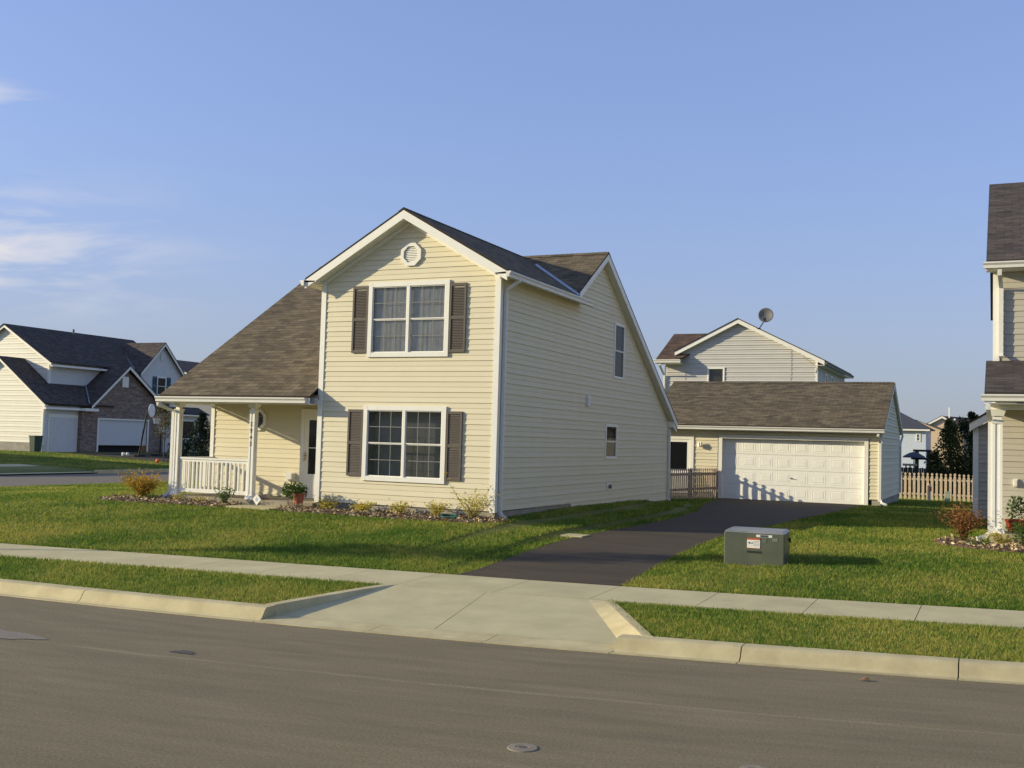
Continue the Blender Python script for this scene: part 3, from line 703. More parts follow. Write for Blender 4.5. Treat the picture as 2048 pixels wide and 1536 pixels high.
downspout(H, [(.055, D-.11, 2.0), (.055, D-.11, -.2), (.12, D-.2, -.28)])
# windows
window(H, FX(0), -3.26, -1.20, 3.29, 4.97, 2, (3, 2), .10, CURT)
window(H, FX(0), -3.29, -1.19, .53, 2.20, 2, (3, 2), .10, None, depth=.3, rm=mat('lightened_room', (.34, .33, .28), .8))  # room sides painted lighter, putting the grey light of the glass into their colour
shutter(H, FX(0), -3.68, -3.27, 3.39, 4.90); shutter(H, FX(0), -1.19, -.79, 3.38, 4.89)
shutter(H, FX(0), -3.70, -3.30, .62, 2.11); shutter(H, FX(0), -1.18, -.80, .61, 2.10)
window(H, FY(0), 7.38, 8.24, 3.30, 4.84, 1, None, .045, BLIND, proud=.03)
window(H, FY(0), 6.82, 7.76, 1.08, 2.02, 1, None, .045, BLIND, proud=.03)
def octagon(par, fr, cu, cz, ro, ri, name, louvre=True):
    b = MB(); A = [(cu+ro*math.cos(math.pi/8+k*math.pi/4), cz+ro*math.sin(math.pi/8+k*math.pi/4)) for k in range(8)]; B = [(cu+ri*math.cos(math.pi/8+k*math.pi/4), cz+ri*math.sin(math.pi/8+k*math.pi/4)) for k in range(8)]
    for k in range(8):
        j = (k+1) % 8; q = [A[k], A[j], B[j], B[k]]
        b.hexa([fr(u, 0, z) for u, z in q]+[fr(u, .055, z) for u, z in q])
    o = bld(b, name, WHITE, par)
    c_ = MB()
    if louvre:
        ap_ = ri*math.cos(math.pi/8)-.005; z = cz-ap_; n = 9; st = 2*ap_/n
        for i in range(n):
            z0 = cz-ap_+i*st; zm = z0+st/2-cz; hw = min(ap_, ap_+ri*math.sin(math.pi/8)-abs(zm))-.004; hw = max(hw, ri*math.sin(math.pi/8)*.9)
            c_.hexa([fr(cu-hw, .002, z0), fr(cu+hw, .002, z0), fr(cu+hw, .035, z0), fr(cu-hw, .035, z0), fr(cu-hw, .002, z0+st*.95), fr(cu+hw, .002, z0+st*.95), fr(cu+hw, .008, z0+st*.95), fr(cu-hw, .008, z0+st*.95)])
        bld(c_, 'louvre', WHITE, o)
    else:
        c_.poly([fr(u, .026, z) for u, z in B]); bld(c_, 'pane', GLASS, o, fix=False)
        d_ = MB(); d_.poly([fr(u, .017, z) for u, z in B]); bld(d_, 'room_behind', DARK, o, fix=False)
        e_ = MB()
        for k in (-1, 1):
            e_.box((cu+k*.075-.008, .020, cz-ri*.9), (cu+k*.075+.008, .024, cz+ri*.9), fr=fr); e_.box((cu-ri*.9, .0205, cz+k*.075-.008), (cu+ri*.9, .0235, cz+k*.075+.008), fr=fr)
        bld(e_, 'muntin', MUNT, o)
    return o
octagon(H, FX(0), -2.2, 5.57, .275, .195, 'gable_vent')
octagon(H, FX(PY), -7.30, 1.86, .30, .215, 'octagonal_window', False)
# front door with storm glass
dr = MB(); F = FX(PY); d0, d1 = -5.95, -4.86
dr.box((d0, 0, -.05), (d0+.1, .045, 2.14), fr=F); dr.box((d1-.1, 0, -.05), (d1, .045, 2.14), fr=F); dr.box((d0+.1, 0, 2.04), (d1-.1, .043, 2.14), fr=F)
dr.box((d0+.1, .0, -.04), (d0+.23, .03, 2.04), fr=F); dr.box((d1-.23, 0, -.04), (d1-.1, .03, 2.04), fr=F); dr.box((d0+.23, 0, -.04), (d1-.23, .029, .55), fr=F); dr.box((d0+.23, 0, 1.87), (d1-.23, .029, 2.04), fr=F)
dr.box((d0+.28, .029, .06), (d1-.28, .034, .44), fr=F); dr.box((d0+.23, .018, 1.18), (d1-.23, .028, 1.20), fr=F)
DO = bld(dr, 'door', WHITE, H)
b = MB(); b.poly([F(d0+.23, .012, .55), F(d1-.23, .012, .55), F(d1-.23, .012, 1.87), F(d0+.23, .012, 1.87)]); bld(b, 'pane', GLASS, DO, fix=False)
b = MB(); b.poly([F(d0+.23, .004, .55), F(d1-.23, .004, .55), F(d1-.23, .004, 1.87), F(d0+.23, .004, 1.87)]); bld(b, 'room_behind', DARK, DO, fix=False)
b = MB(); b.box((d0+.135, .03, .88), (d0+.165, .04, 1.08), fr=F); b.tube([F(d0+.15, .035, 1.0), F(d0+.15, .09, 1.0), F(d0+.22, .09, 1.0)], .012); b.tube([F(d0+.15, .035, .93), F(d0+.15, .08, .93), F(d0+.15, .08, .85)], .008); bld(b, 'handle', BRASS, DO)
# porch floor, posts, railing
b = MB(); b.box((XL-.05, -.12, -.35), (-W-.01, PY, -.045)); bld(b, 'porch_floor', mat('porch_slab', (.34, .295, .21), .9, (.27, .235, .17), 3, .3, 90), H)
def post(x, y):
    b = MB(); h = .07; z0, z1 = -.045, 2.214
    b.box((x-h+.012, y-h+.012, z0), (x+h-.012, y+h-.012, z1))
    for sx in (-1, 1):
        for sy in (-1, 1):
            b.box((x+sx*(h-.045), y+sy*(h-.045), z0+.09), (x+sx*h, y+sy*h, z1-.2))
    for q0, q1, e0, e1 in ((z0, z0+.1, .045, .012), (z1-.22, z1-.16, .008, .022), (z1-.1, z1-.0, .02, .055)):
        P = [(x+sx*(h+e0), y+sy*(h+e0), q0) for sx, sy in ((-1, -1), (1, -1), (1, 1), (-1, 1))]+[(x+sx*(h+e1), y+sy*(h+e1), q1) for sx, sy in ((-1, -1), (1, -1), (1, 1), (-1, 1))]; b.hexa(P)
    return bld(b, 'porch_post', WHITE, H)
post(-8.64, 0); P2 = post(-6.36, 0)
rl = MB(); za, zb = .06, .88
def rail(p, q, n):
    p, q = Vector(p), Vector(q); d = (q-p); L_ = d.length; d.normalize(); s = Vector((-d.y, d.x, 0))
    for z0, z1, w_ in ((zb-.04, zb, .042), (zb-.10, zb-.04, .022), (za-.02, za+.07, .024)):
        P = [p-s*w_, q-s*w_, q+s*w_, p+s*w_]; rl.hexa([(v.x, v.y, z0) for v in P]+[(v.x, v.y, z1) for v in P])
    for i in range(n):
        c_ = p+d*(L_*(i+.5)/n); h = .021; P = [c_-d*h-s*h, c_+d*h-s*h, c_+d*h+s*h, c_-d*h+s*h]; rl.hexa([(v.x, v.y, za+.07) for v in P]+[(v.x, v.y, zb-.1) for v in P])
rail((-8.57, 0, 0), (-6.43, 0, 0), 17); rail((-8.66, .07, 0), (-8.66, PY-.03, 0), 10)
bld(rl, 'porch_railing', WHITE, H)
# house number on the post, digits one below the other
def text(s, loc, rx, rz, size, m, parent, name, ext=.003, sp=None):
    cu = bpy.data.curves.new(name, 'FONT'); cu.body = s; cu.size = size; cu.extrude = ext; cu.align_x = 'CENTER'; cu.align_y = 'CENTER'; cu.offset = .002
    o = bpy.data.objects.new(name, cu); COL.objects.link(o); o.location = loc; o.rotation_euler = (rx, 0, rz)
    dg = bpy.context.evaluated_depsgraph_get(); me = bpy.data.meshes.new_from_object(o.evaluated_get(dg)); o2 = bpy.data.objects.new(name, me); COL.objects.link(o2)
    o2.location = loc; o2.rotation_euler = (rx, 0, rz); bpy.data.objects.remove(o); me.materials.clear(); me.materials.append(m); o2.parent = parent
    return o2
for i, ch in enumerate('7543'):
    text(ch, (-6.375, -.074, 1.72-.155*i), math.pi/2, 0, .13, INK, P2, 'house_number')
# utility boxes
b = MB(); b.box((-6.33, .0, .37), (-6.10, .06, .56), fr=FX(PY)); b.box((-6.30, .06, .40), (-6.13, .11, .55), fr=FX(PY)); bld(b, 'outlet_box', GUT, H)
b = MB(); b.box((5.28, .0, 2.45), (5.52, .05, 2.72), fr=FY(0)); b.box((5.3, .05, 2.48), (5.36, .07, 2.69), fr=FY(0)); bld(b, 'vent_cover', GUT, H)
b = MB(); b.box((7.0, .0, .22), (7.3, .03, .44), fr=FY(0)); b.lathe((.03, 7.17, .33), [(.055, 0), (.06, .06), (.045, .06)], GREYM, 12, (1, 0, 0)); bld(b, 'dryer_vent', GUT, H)
# ------------------------------------------------ GARAGE
G = thing('detached_garage', 'cream detached garage with wide white paneled door at the end of the driveway', 'garage')
gy0, gy1, gx0, gx1 = 16.86, 23.6, -1.75, 6.12; FG = FX(gy0); gry = 20.23; grz = 3.98; gs = .465
def zgg(y): return grz-gs*abs(y-gry)
b = MB(); b0 = -.12
siding(b, FG, [[(gx0+.08, b0), (.64, b0), (.64, 2.2), (gx0+.08, 2.2)], [(.64, 1.90), (5.74, 1.90), (5.74, 2.2), (.64, 2.2)], [(5.74, b0), (gx1-.08, b0), (gx1-.08, 2.2), (5.74, 2.2)]], z00=b0, proud=.024, holes=((-1.34, -.24, -.2, 1.81),))
bld(b, 'wall', SIDE, G, fix=False)['label'] = 'sunlit front wall around the wide door'
b = MB(); siding(b, FY(gx1), [[(gy0+.08, b0), (gy1-.06, b0), (gy1-.06, zgg(gy1)-.1), (gry, grz-.12), (gy0+.08, zgg(gy0)-.1)]], z00=b0, proud=.024)
b.poly([(gx0, gy0, -.3), (gx0, gy1, -.3), (gx0, gy1, 2.3), (gx0, gry, 3.85), (gx0, gy0, 2.3)]); b.poly([(gx0, gy1, -.3), (gx1, gy1, -.3), (gx1, gy1, 2.3), (gx0, gy1, 2.3)])
bld(b, 'wall', SIDE, G, fix=False)['label'] = 'shaded side wall toward the back fence'
b = MB(); b.box((gx0, gy0+.02, -.5), (.6, gy0+.2, b0)); b.box((5.8, gy0+.02, -.5), (gx1-.02, gy0+.2, b0)); b.box((gx1-.2, gy0+.2, -.5), (gx1-.015, gy1, b0)); bsplit(b, 'foundation', FOUND, G)
b = MB(); b.box((gx1-.1, gy0-.028, b0-.06), (gx1+.026, gy0, 2.2)); b.box((gx1, gy0, b0-.06), (gx1+.024, gy0+.1, 2.2)); b.box((gx1, gy1-.08, b0-.06), (gx1+.024, gy1+.02, 2.2)); b.box((gx0-.02, gy0-.028, b0), (gx0+.09, gy0, 2.2)); bsplit(b, 'corner_trim', WHITE, G)
b = MB(); ex0, ex1, ey = gx0-.22, gx1+.12, gy0-.35
roof(b, [([(ex0, ey, zgg(ey)), (ex1, ey, zgg(ey)), (ex1, gry, grz), (ex0, gry, grz)], (1, 0, 0)), ([(ex0, gry, grz), (ex1, gry, grz), (ex1, gy1+.35, zgg(gy1+.35)), (ex0, gy1+.35, zgg(gy1+.35))], (1, 0, 0))], .05)
for i in range(int((ex1-ex0)/.15)):
    p = Vector((ex0+i*.15, gry, grz)); q = p+Vector((.19, 0, 0))
    for sg in (-1, 1): b.poly([p+Vector((0, 0, .018)), q+Vector((0, 0, .01)), q+Vector((0, sg*.14, -.055)), p+Vector((0, sg*.14, -.048))], None, [(p.x, 0), (q.x, 0), (q.x, .14), (p.x, .14)])
bld(b, 'roof', SHING, G, fix=False)
tr = MB(); rake((ex1, ey, zgg(ey)), (ex1, gry, grz), (-1, 0, 0), .13); rake((ex1, gry, grz), (ex1, gy1+.35, zgg(gy1+.35)), (-1, 0, 0), .13)
tr.prism([(ex1-.03, ey, zgg(ey)-.15), (ex1-.03, gry, grz-.15), (gx1, gry, grz-.15), (gx1, ey, zgg(ey)-.15)], (0, 0, .02)); tr.prism([(ex1-.03, gry, grz-.15), (ex1-.03, gy1+.3, zgg(gy1+.3)-.15), (gx1, gy1+.3, zgg(gy1+.3)-.15), (gx1, gry, grz-.15)], (0, 0, .02))
tr.box((ex0, ey, zgg(ey)-.19), (ex1-.03, ey+.02, zgg(ey)-.05)); tr.box((ex0, ey+.02, zgg(ey)-.19), (ex1-.03, gy0, zgg(ey)-.17))
bsplit(tr, 'rake_trim', WHITE, G)
gutter(G, (ex0, ey-.003, zgg(ey)-.165), (ex1, ey-.003, zgg(ey)-.165), (0, -1, 0))
downspout(G, [(ex1-.18, ey-.05, 2.05), (ex1-.2, ey-.04, 1.98), (gx1-.03, gy0-.065, 1.75), (gx1-.03, gy0-.065, -.1), (gx1+.03, gy0-.12, -.22), (gx1+.2, gy0-.16, -.28)])
downspout(G, [(gx1+.1, gy1+.38, 2.1), (gx1+.05, gy1+.1, 1.85), (gx1+.05, gy1-.03, 1.7), (gx1+.05, gy1-.03, -.1)])
# overhead door in a deep reveal
b = MB(); rc = -.17; gd0, gd1, gzb, gzt = .80, 5.58, -.318, 1.79
b.box((gd0-.13, rc, -.33), (gd0, .035, gzt), fr=FG); b.box((gd1, rc, -.33), (gd1+.13, .035, gzt), fr=FG); b.box((gd0-.13, rc, gzt), (gd1+.13, .033, gzt+.12), fr=FG); bsplit(b, 'door_frame', WHITE, G)
b = MB(); sh = (gzt-gzb)/4
for r in range(4):
    z0 = gzb+r*sh; z1 = z0+sh-.008
    b.box((gd0, rc-.04, z0), (gd1, rc, z1), fr=FG)
    n = 8; cw = (gd1-gd0)/n
    for k in range(n):
        a = gd0+k*cw+.07; c_ = gd0+(k+1)*cw-.07; q0, q1 = z0+.085, z1-.085
        # recessed frame with a raised centre, drawn as bevelled mouldings
        for (aa, cc, qq0, qq1, h0, h1, e) in ((a, c_, q0, q1, .0, .005, .02), (a+.05, c_-.05, q0+.05, q1-.05, .0, .006, .022)):
            P = [(aa, qq0), (cc, qq0), (cc, qq1), (aa, qq1)]; Q = [(aa+e, qq0+e), (cc-e, qq0+e), (cc-e, qq1-e), (aa+e, qq1-e)]
            for i in range(4):
                j = (i+1) % 4; b.poly([FG(P[i][0], rc+.001, P[i][1]), FG(P[j][0], rc+.001, P[j][1]), FG(Q[j][0], rc+h1, Q[j][1]), FG(Q[i][0], rc+h1, Q[i][1])])
                if e == .02:
                    R_ = [(aa+2*e, qq0+2*e), (cc-2*e, qq0+2*e), (cc-2*e, qq1-2*e), (aa+2*e, qq1-2*e)]
                    b.poly([FG(Q[i][0], rc+h1, Q[i][1]), FG(Q[j][0], rc+h1, Q[j][1]), FG(R_[j][0], rc+.001, R_[j][1]), FG(R_[i][0], rc+.001, R_[i][1])])
            if e != .02: b.poly([FG(u, rc+h1, z) for u, z in Q])
GDM = mat('garage_door_white', (.84, .82, .75), .5, (.80, .78, .71), 4, spec=.3)
GD = bld(b, 'garage_door', GDM, G, fix=False)
b = MB(); b.tube([FG(3.16, rc, .47), FG(3.16, rc+.05, .47), FG(3.26, rc+.05, .455)], .012); b.lathe(FG(3.16, rc, .47), [(.03, 0), (.03, .02), (0, .022)], None, 12, (0, -1, 0)); bld(b, 'handle', GREYM, GD)
# side door
b = MB(); b.box((-1.36, 0, -.2), (-1.24, .045, 1.83), fr=FG); b.box((-.34, 0, -.2), (-.22, .045, 1.83), fr=FG); b.box((-1.24, 0, 1.72), (-.34, .043, 1.83), fr=FG)
b.box((-1.24, 0, -.2), (-1.08, .02, 1.72), fr=FG); b.box((-.46, 0, -.2), (-.34, .02, 1.72), fr=FG); b.box((-1.08, 0, 1.62), (-.46, .019, 1.72), fr=FG); b.box((-1.08, 0, -.2), (-.46, .019, .62), fr=FG)
SDr = bld(b, 'side_door', WHITE, G)
b = MB(); b.poly([FG(u, .012, z) for u, z in ((-1.08, .62), (-.46, .62), (-.46, 1.62), (-1.08, 1.62))]); bld(b, 'pane', GLASS, SDr, fix=False)
b = MB(); b.poly([FG(u, .004, z) for u, z in ((-1.08, .62), (-.46, .62), (-.46, 1.62), (-1.08, 1.62))]); bld(b, 'room_behind', DARK, SDr, fix=False)
b = MB(); lx, ly, lz = .02, gy0, 1.53; b.lathe((lx-.02, ly, lz), [(.06, 0), (.06, .03), (.02, .04), (.02, .1)], None, 14, (0, -1, 0)); b.lathe((lx-.02, ly-.12, lz-.07), [(.0, .15), (.05, .15), (.065, .0), (.0, .0)], None, 14); b.lathe((lx+.05, ly-.12, lz+.02), [(0, .08), (.04, .08), (.05, -.05), (0, -.05)], None, 14); bld(b, 'wall_lamp', GUT, G)
# ------------------------------------------------ fences
def picket_panel(b, p0, p1, zt, sp=.155, wd=.088, th=.018, zb0=None, jit=.0, skip=()):
    p0, p1 = Vector(p0), Vector(p1); d = p1-p0; L_ = math.hypot(d.x, d.y); n = int(L_/sp); d.normalize(); s = Vector((-d.y, d.x, 0)).normalized()
    for i in range(n+1):
        if i in skip: continue
        c_ = p0+d*(i*sp+.03); zg_ = gz(c_.x, c_.y)+.03; zt_ = c_.z+zt+random.uniform(-jit, jit); w_ = wd/2; hd = zt_-.16
        tl = random.uniform(-jit, jit)*.6
        prof = [(-w_, zg_), (w_, zg_), (w_, hd), (w_*.45, hd+.03), (w_*.45, hd+.05), (w_*.95, hd+.085), (w_*.8, hd+.12), (0, zt_), (-w_*.8, hd+.12), (-w_*.95, hd+.085), (-w_*.45, hd+.05), (-w_*.45, hd+.03), (-w_, hd)]
        b.prism([(c_.x+d.x*(u+tl*(z-zg_)), c_.y+d.y*(u+tl*(z-zg_)), z) for u, z in prof], s*th)
    return d, s, L_
def rails(b, p0, p1, zs, off, th=.035, h=.08):
    p0, p1 = Vector(p0), Vector(p1); d = (p1-p0).normalized(); s = Vector((-d.y, d.x, 0)).normalized()
    for z in zs:
        A = [p0+s*off, p1+s*off, p1+s*(off+th), p0+s*(off+th)]; b.hexa([(v.x, v.y, v.z+z) for v in A]+[(v.x, v.y, v.z+z+h) for v in A])
def fposts(par, pts, m, h, w_=.045, cap=True):
    for x, y in pts:
        b = MB(); z = gz(x, y); b.box((x-w_, y-w_, z-.1), (x+w_, y+w_, z+h)); P = [(x-w_*1.2, y-w_*1.2, z+h), (x+w_*1.2, y-w_*1.2, z+h), (x+w_*1.2, y+w_*1.2, z+h), (x-w_*1.2, y+w_*1.2, z+h)]; 
        if cap: b.hexa(P+[(x-w_*.3, y-w_*.3, z+h+.05), (x+w_*.3, y-w_*.3, z+h+.05), (x+w_*.3, y+w_*.3, z+h+.05), (x-w_*.3, y+w_*.3, z+h+.05)])
        bld(b, 'post', m, par)
FN = thing('picket_fence', 'weathered brown wooden picket fence between the house corner and the garage door', 'fence', 'picket fences')
b = MB(); a_, e_ = (.03, 13.02, 0), (.64, 16.72, 0)
picket_panel(b, a_, e_, .75, jit=.008); bld(b, 'picket_panel', WOOD, FN)
b = MB(); rails(b, a_, e_, (.0, .50), .02); bld(b, 'rail', WOOD, FN); fposts(FN, [(.0, 13.06), (.22, 14.85), (.56, 16.76)], WOOD, .98)
FB = thing('picket_fence', 'pale wooden picket fence from the garage side toward the neighbouring grey house', 'fence', 'picket fences')
b = MB(); a_, e_ = (5.75, 28.75, 0), (12.9, 28.75, 0)
picket_panel(b, a_, e_, .61, jit=.012, sp=.18, wd=.104); bld(b, 'picket_panel', WOODL, FB)
b = MB(); rails(b, a_, e_, (-.35, .28), .02); bld(b, 'rail', WOODL, FB); fposts(FB, [(5.8, 28.83), (7.95, 28.83), (10.1, 28.83), (12.2, 28.83)], WOODL, 1.15)
# ------------------------------------------------ NEIGHBOUR (right)
NB = thing('grey_house', 'grey beige sided two storey house with corner porch cut by the right edge', 'house')
nx, ny = 9.58, 2.8; npy = 1.0; nr = 17.0; FNn = FX(ny)
b = MB(); siding(b, FNn, [[(nx+.08, .0), (nr, .0), (nr, 5.15), (nx+.08, 5.15)]]); bld(b, 'wall', SIDEP, NB, fix=False)['label'] = 'grey beige front wall'
b = MB(); b.poly([(nx, ny, -.3), (nx, 12, -.3), (nx, 12, 5.3), (nx, 7.4, 7.4), (nx, ny, 5.3)]); b.poly([(nr, ny, -.3), (nr, 12, -.3), (nr, 12, 5.3), (nr, 7.4, 7.4), (nr, ny, 5.3)]); b.poly([(nx, 12, -.3), (nr, 12, -.3), (nr, 12, 5.3), (nx, 12, 5.3)]); bld(b, 'wall', SIDEP, NB, fix=False)['label'] = 'grey beige side and rear walls'
b = MB(); b.box((nx-.02, ny-.028, -.02), (nx+.10, ny, 5.2)); bsplit(b, 'corner_trim', WHITE, NB)
b = MB(); b.box((nx+.02, ny+.02, -.4), (nr, ny+.2, 0)); bsplit(b, 'foundation', FOUND, NB)
b = MB(); e0 = nx-.14
ns_ = .535; nz0 = 5.31; nry = 7.4
roof(b, [([(e0, ny-.4, nz0), (nr, ny-.4, nz0), (nr, nry, nz0+ns_*(nry-ny+.4)), (e0, nry, nz0+ns_*(nry-ny+.4))], (1, 0, 0)), ([(e0, 12.4, nz0), (nr, 12.4, nz0), (nr, nry, nz0+ns_*(nry-ny+.4)), (e0, nry, nz0+ns_*(nry-ny+.4))], (1, 0, 0))], .05)
bld(b, 'roof', SHING2, NB, fix=False)
b = MB(); pe = npy-.42; pz = 2.62
roof(b, [([(e0, pe, pz), (nr, pe, pz), (nr, ny, 3.36), (e0, ny, 3.36)], (1, 0, 0))], .05)
bld(b, 'roof', SHING2, NB, fix=False)['label'] = 'lower porch roof'
b = MB(); b.box((e0, ny-.4, nz0-.18), (nr, ny-.38, nz0-.05)); b.box((e0, ny-.38, nz0-.18), (nr, ny, nz0-.16)); b.prism([(e0, ny-.4, nz0-.05), (e0, ny-.4, nz0-.2), (e0, nry, nz0+ns_*4.95-.2), (e0, nry, nz0+ns_*4.95-.05)], (.03, 0, 0))
b.box((e0, pe, pz-.18), (nr, pe+.02, pz-.05)); b.box((e0, pe+.02, 2.40), (nr, npy-.07, 2.42)); b.box((nx-.04, npy-.07, 2.32), (nr, npy+.07, 2.44)); b.box((nx+.0, npy+.07, 2.32), (nx+.12, ny, 2.44)); b.box((nx+.12, npy+.07, 2.40), (nr, ny, 2.42))
b.prism([(nx, npy-.05, 2.44), (nx, ny, 2.44), (nx, ny, 3.28), (nx, npy-.05, 2.7)], (.04, 0, 0))
bsplit(b, 'rake_trim', WHITE, NB)
gutter(NB, (e0-.05, ny-.403, nz0-.165), (nr, ny-.403, nz0-.165), (0, -1, 0)); gutter(NB, (e0-.05, pe-.003, pz-.165), (nr, pe-.003, pz-.165), (0, -1, 0))
downspout(NB, [(nx+.10, ny-.43, 5.12), (nx+.10, ny-.42, 5.02), (nx+.13, ny-.07, 4.8), (nx+.13, ny-.07, 3.5), (nx+.13, ny-.14, 3.42)])
downspout(NB, [(e0+.06, pe-.05, 2.4), (e0+.06, pe-.05, 2.32), (nx-.045, npy-.03, 2.1), (nx-.045, npy-.03, .1), (nx-.12, npy-.06, .0), (nx-.26, npy-.12, -.04)])
b = MB(); x, y, h, z0, z1 = nx+.075, npy, .085, .08, 2.32
b.box((x-h+.012, y-h+.012, z0), (x+h-.012, y+h-.012, z1))
for sx in (-1, 1):
    for sy in (-1, 1): b.box((x+sx*(h-.05), y+sy*(h-.05), z0+.09), (x+sx*h, y+sy*h, z1-.25))
for q0, q1, a1, a2 in ((z0, z0+.1, .04, .012), (z1-.26, z1-.2, .008, .025), (z1-.12, z1, .02, .06)):
    P = [(x+sx*(h+a1), y+sy*(h+a1), q0) for sx, sy in ((-1, -1), (1, -1), (1, 1), (-1, 1))]+[(x+sx*(h+a2), y+sy*(h+a2), q1) for sx, sy in ((-1, -1), (1, -1), (1, 1), (-1, 1))]; b.hexa(P)
bld(b, 'porch_post', WHITE, NB)
b = MB(); b.box((nx-.05, npy-.2, -.4), (nr, ny, .08)); bld(b, 'porch_floor', CONC, NB)
b = MB(); b.box((9.93, 0, .88), (10.02, .05, 1.03), fr=FNn); b.box((9.95, .05, .9), (10.0, .09, 1.01), fr=FNn); bld(b, 'outlet_box', GUT, NB)
# neighbour's rear outbuilding
OB = thing('outbuilding', 'shaded grey gabled outbuilding behind the porch of the grey house at the right edge', 'shed')
oy = 8.62; ox0, ox1 = 9.10, 12.0; FO = FX(oy)
b = MB(); siding(b, FO, [[(ox0+.09, -.1), (ox1, -.1), (ox1, 2.1), (10.6, 3.05), (ox0+.09, 2.15)]], z00=-.1, proud=.022); b.poly([(ox0, oy, -.3), (ox0, 12, -.3), (ox0, 12, 2.2), (ox0, oy, 2.2)]); bld(b, 'wall', SIDEP, OB, fix=False)
b = MB(); b.box((ox0-.02, oy-.028, -.12), (ox0+.11, oy, 2.16)); b.prism([(ox0-.1, oy-.2, 2.27), (10.55, oy-.2, 3.22), (10.55, oy-.2, 3.02), (ox0-.1, oy-.2, 2.05)], (0, .03, 0)); b.prism([(ox0-.1, oy-.17, 2.07), (10.55, oy-.17, 3.02), (10.55, oy, 3.02), (ox0-.1, oy, 2.07)], (0, 0, .02)); bsplit(b, 'rake_trim', WHITE, OB)
b = MB(); roof(b, [([(ox0-.14, oy-.22, 2.27), (10.55, oy-.22, 3.26), (10.55, 12.2, 3.26), (ox0-.14, 12.2, 2.27)], (0, 1, 0)), ([(12.2, oy-.22, 2.27), (10.55, oy-.22, 3.26), (10.55, 12.2, 3.26), (12.2, 12.2, 2.27)], (0, 1, 0))], .05); bld(b, 'roof', SHING2, OB, fix=False)
# ------------------------------------------------ HOUSE BEHIND (with dish)
B = thing('pale_grey_house', 'pale grey two storey house with a wide gable rising behind the garage', 'house')
by = 33.2; FBk = FX(by); bl, brr = -6.3, 1.9; bp = -2.37; bz = 7.98; bs = .50
def zb_(x): return bz-bs*abs(x-bp)
b = MB(); siding(b, FBk, [[(bl+.15, 1.0), (1.45, 1.0), (1.45, zb_(1.45)-.2), (bp, bz-.2), (bl+.15, zb_(bl+.15)-.2)]], c=.1143, proud=.04, holes=((-3.92, -3.07, 4.7, 5.48),)); bld(b, 'wall', SIDEG, B, fix=False)['label'] = 'gable wall facing the garage'
b = MB(); b.poly([(1.53, by, -1), (1.53, by+10, -1), (1.53, by+10, zb_(1.53)-.15), (1.53, by, zb_(1.53)-.15)]); b.poly([(bl+.1, by, -1), (bl+.1, by+10, -1), (bl+.1, by+10, 5.6), (bl+.1, by, 5.6)]); b.poly([(bl+.15, by, -1), (1.45, by, -1), (1.45, by, 1.0), (bl+.15, by, 1.0)]); bld(b, 'wall', SIDEG, B, fix=False)['label'] = 'long side walls'
b = MB(); b.box((1.43, by-.03, -1), (1.54, by+.1, zb_(1.5)-.2)); 
b.prism([(bp, by-.3, bz-.04), (brr, by-.3, zb_(brr)-.04), (brr, by-.3, zb_(brr)-.26), (bp, by-.3, bz-.26)], (0, .04, 0)); b.prism([(bp, by-.3, bz-.04), (-5.6, by-.3, zb_(-5.6)-.04), (-5.6, by-.3, zb_(-5.6)-.26), (bp, by-.3, bz-.26)], (0, .04, 0))
b.prism([(bp, by-.26, bz-.26), (brr, by-.26, zb_(brr)-.26), (brr, by, zb_(brr)-.26), (bp, by, bz-.26)], (0, 0, .02)); b.prism([(bp, by-.26, bz-.26), (-5.6, by-.26, zb_(-5.6)-.26), (-5.6, by, zb_(-5.6)-.26), (bp, by, bz-.26)], (0, 0, .02)); b.box((1.53, by-.26, zb_(brr)-.28), (brr, by+9.8, zb_(brr)-.26))
bsplit(b, 'rake_trim', WHITE, B)
b = MB(); roof(b, [([(bp, by-.33, bz), (brr+.02, by-.33, zb_(brr+.02)), (brr+.02, by+10, zb_(brr+.02)), (bp, by+10, bz)], (0, 1, 0)), ([(bp, by-.33, bz), (-5.62, by-.33, zb_(-5.62)), (-5.62, by+10, zb_(-5.62)), (bp, by+10, bz)], (0, 1, 0)),
    ([(-6.5, by-.75, 5.86), (-5.3, by-.75, 5.86), (-3.3, by+2.6, 7.52), (-3.3, by+2.65, 7.54), (-6.5, by+2.65, 7.54)], (1, 0, 0))], .05, SHING3); bld(b, 'roof', SHING3, B, fix=False)
gutter(B, (-6.62, by-.76, 5.70), (-5.15, by-.76, 5.70), (0, -1, 0), .13, .16); gutter(B, (brr+.03, by-.35, zb_(brr)-.26), (brr+.03, by+10, zb_(brr)-.26), (1, 0, 0), .12, .14, mat('gutter_grey_green', (.10, .12, .11), .5))
b = MB(); b.box((-6.5, by-.75, 5.66), (-5.2, by, 5.70)); b.prism([(-6.5, by-.70, 5.70), (-5.2, by-.70, 5.70), (-5.2, by, 6.1), (-6.5, by, 6.1)], (0, .02, 0)); bsplit(b, 'soffit', WHITE, B)
downspout(B, [(-6.25, by-.8, 5.6), (-6.2, by-.1, 5.1), (-6.2, by-.08, 1.0)], None, .1, .07)
window(B, FBk, -3.94, -3.05, 4.68, 5.5, 1, None, .07, mat('curtain_tan', (.22, .20, .17), .9), proud=.06, sashes=1)
for q0, q1 in ((by+2.2, by+3.1), (by+4.2, by+5.1)): window(B, FY(1.53), q0, q1, 4.2, 5.35, 1, None, .09, None, proud=.05)
cbm = MB()
for x0 in (-5.1, -.05+.3): cbm.tube([(x0-.05, by-.35, 6.5 if x0 > -1 else 5.4), (x0, by-.04, 6.4 if x0 > -1 else 5.3), (x0+.03, by-.03, 5.2), (x0-.02, by-.03, 4.2), (x0+.06, by-.03, 3.2)], .007, None, 5)
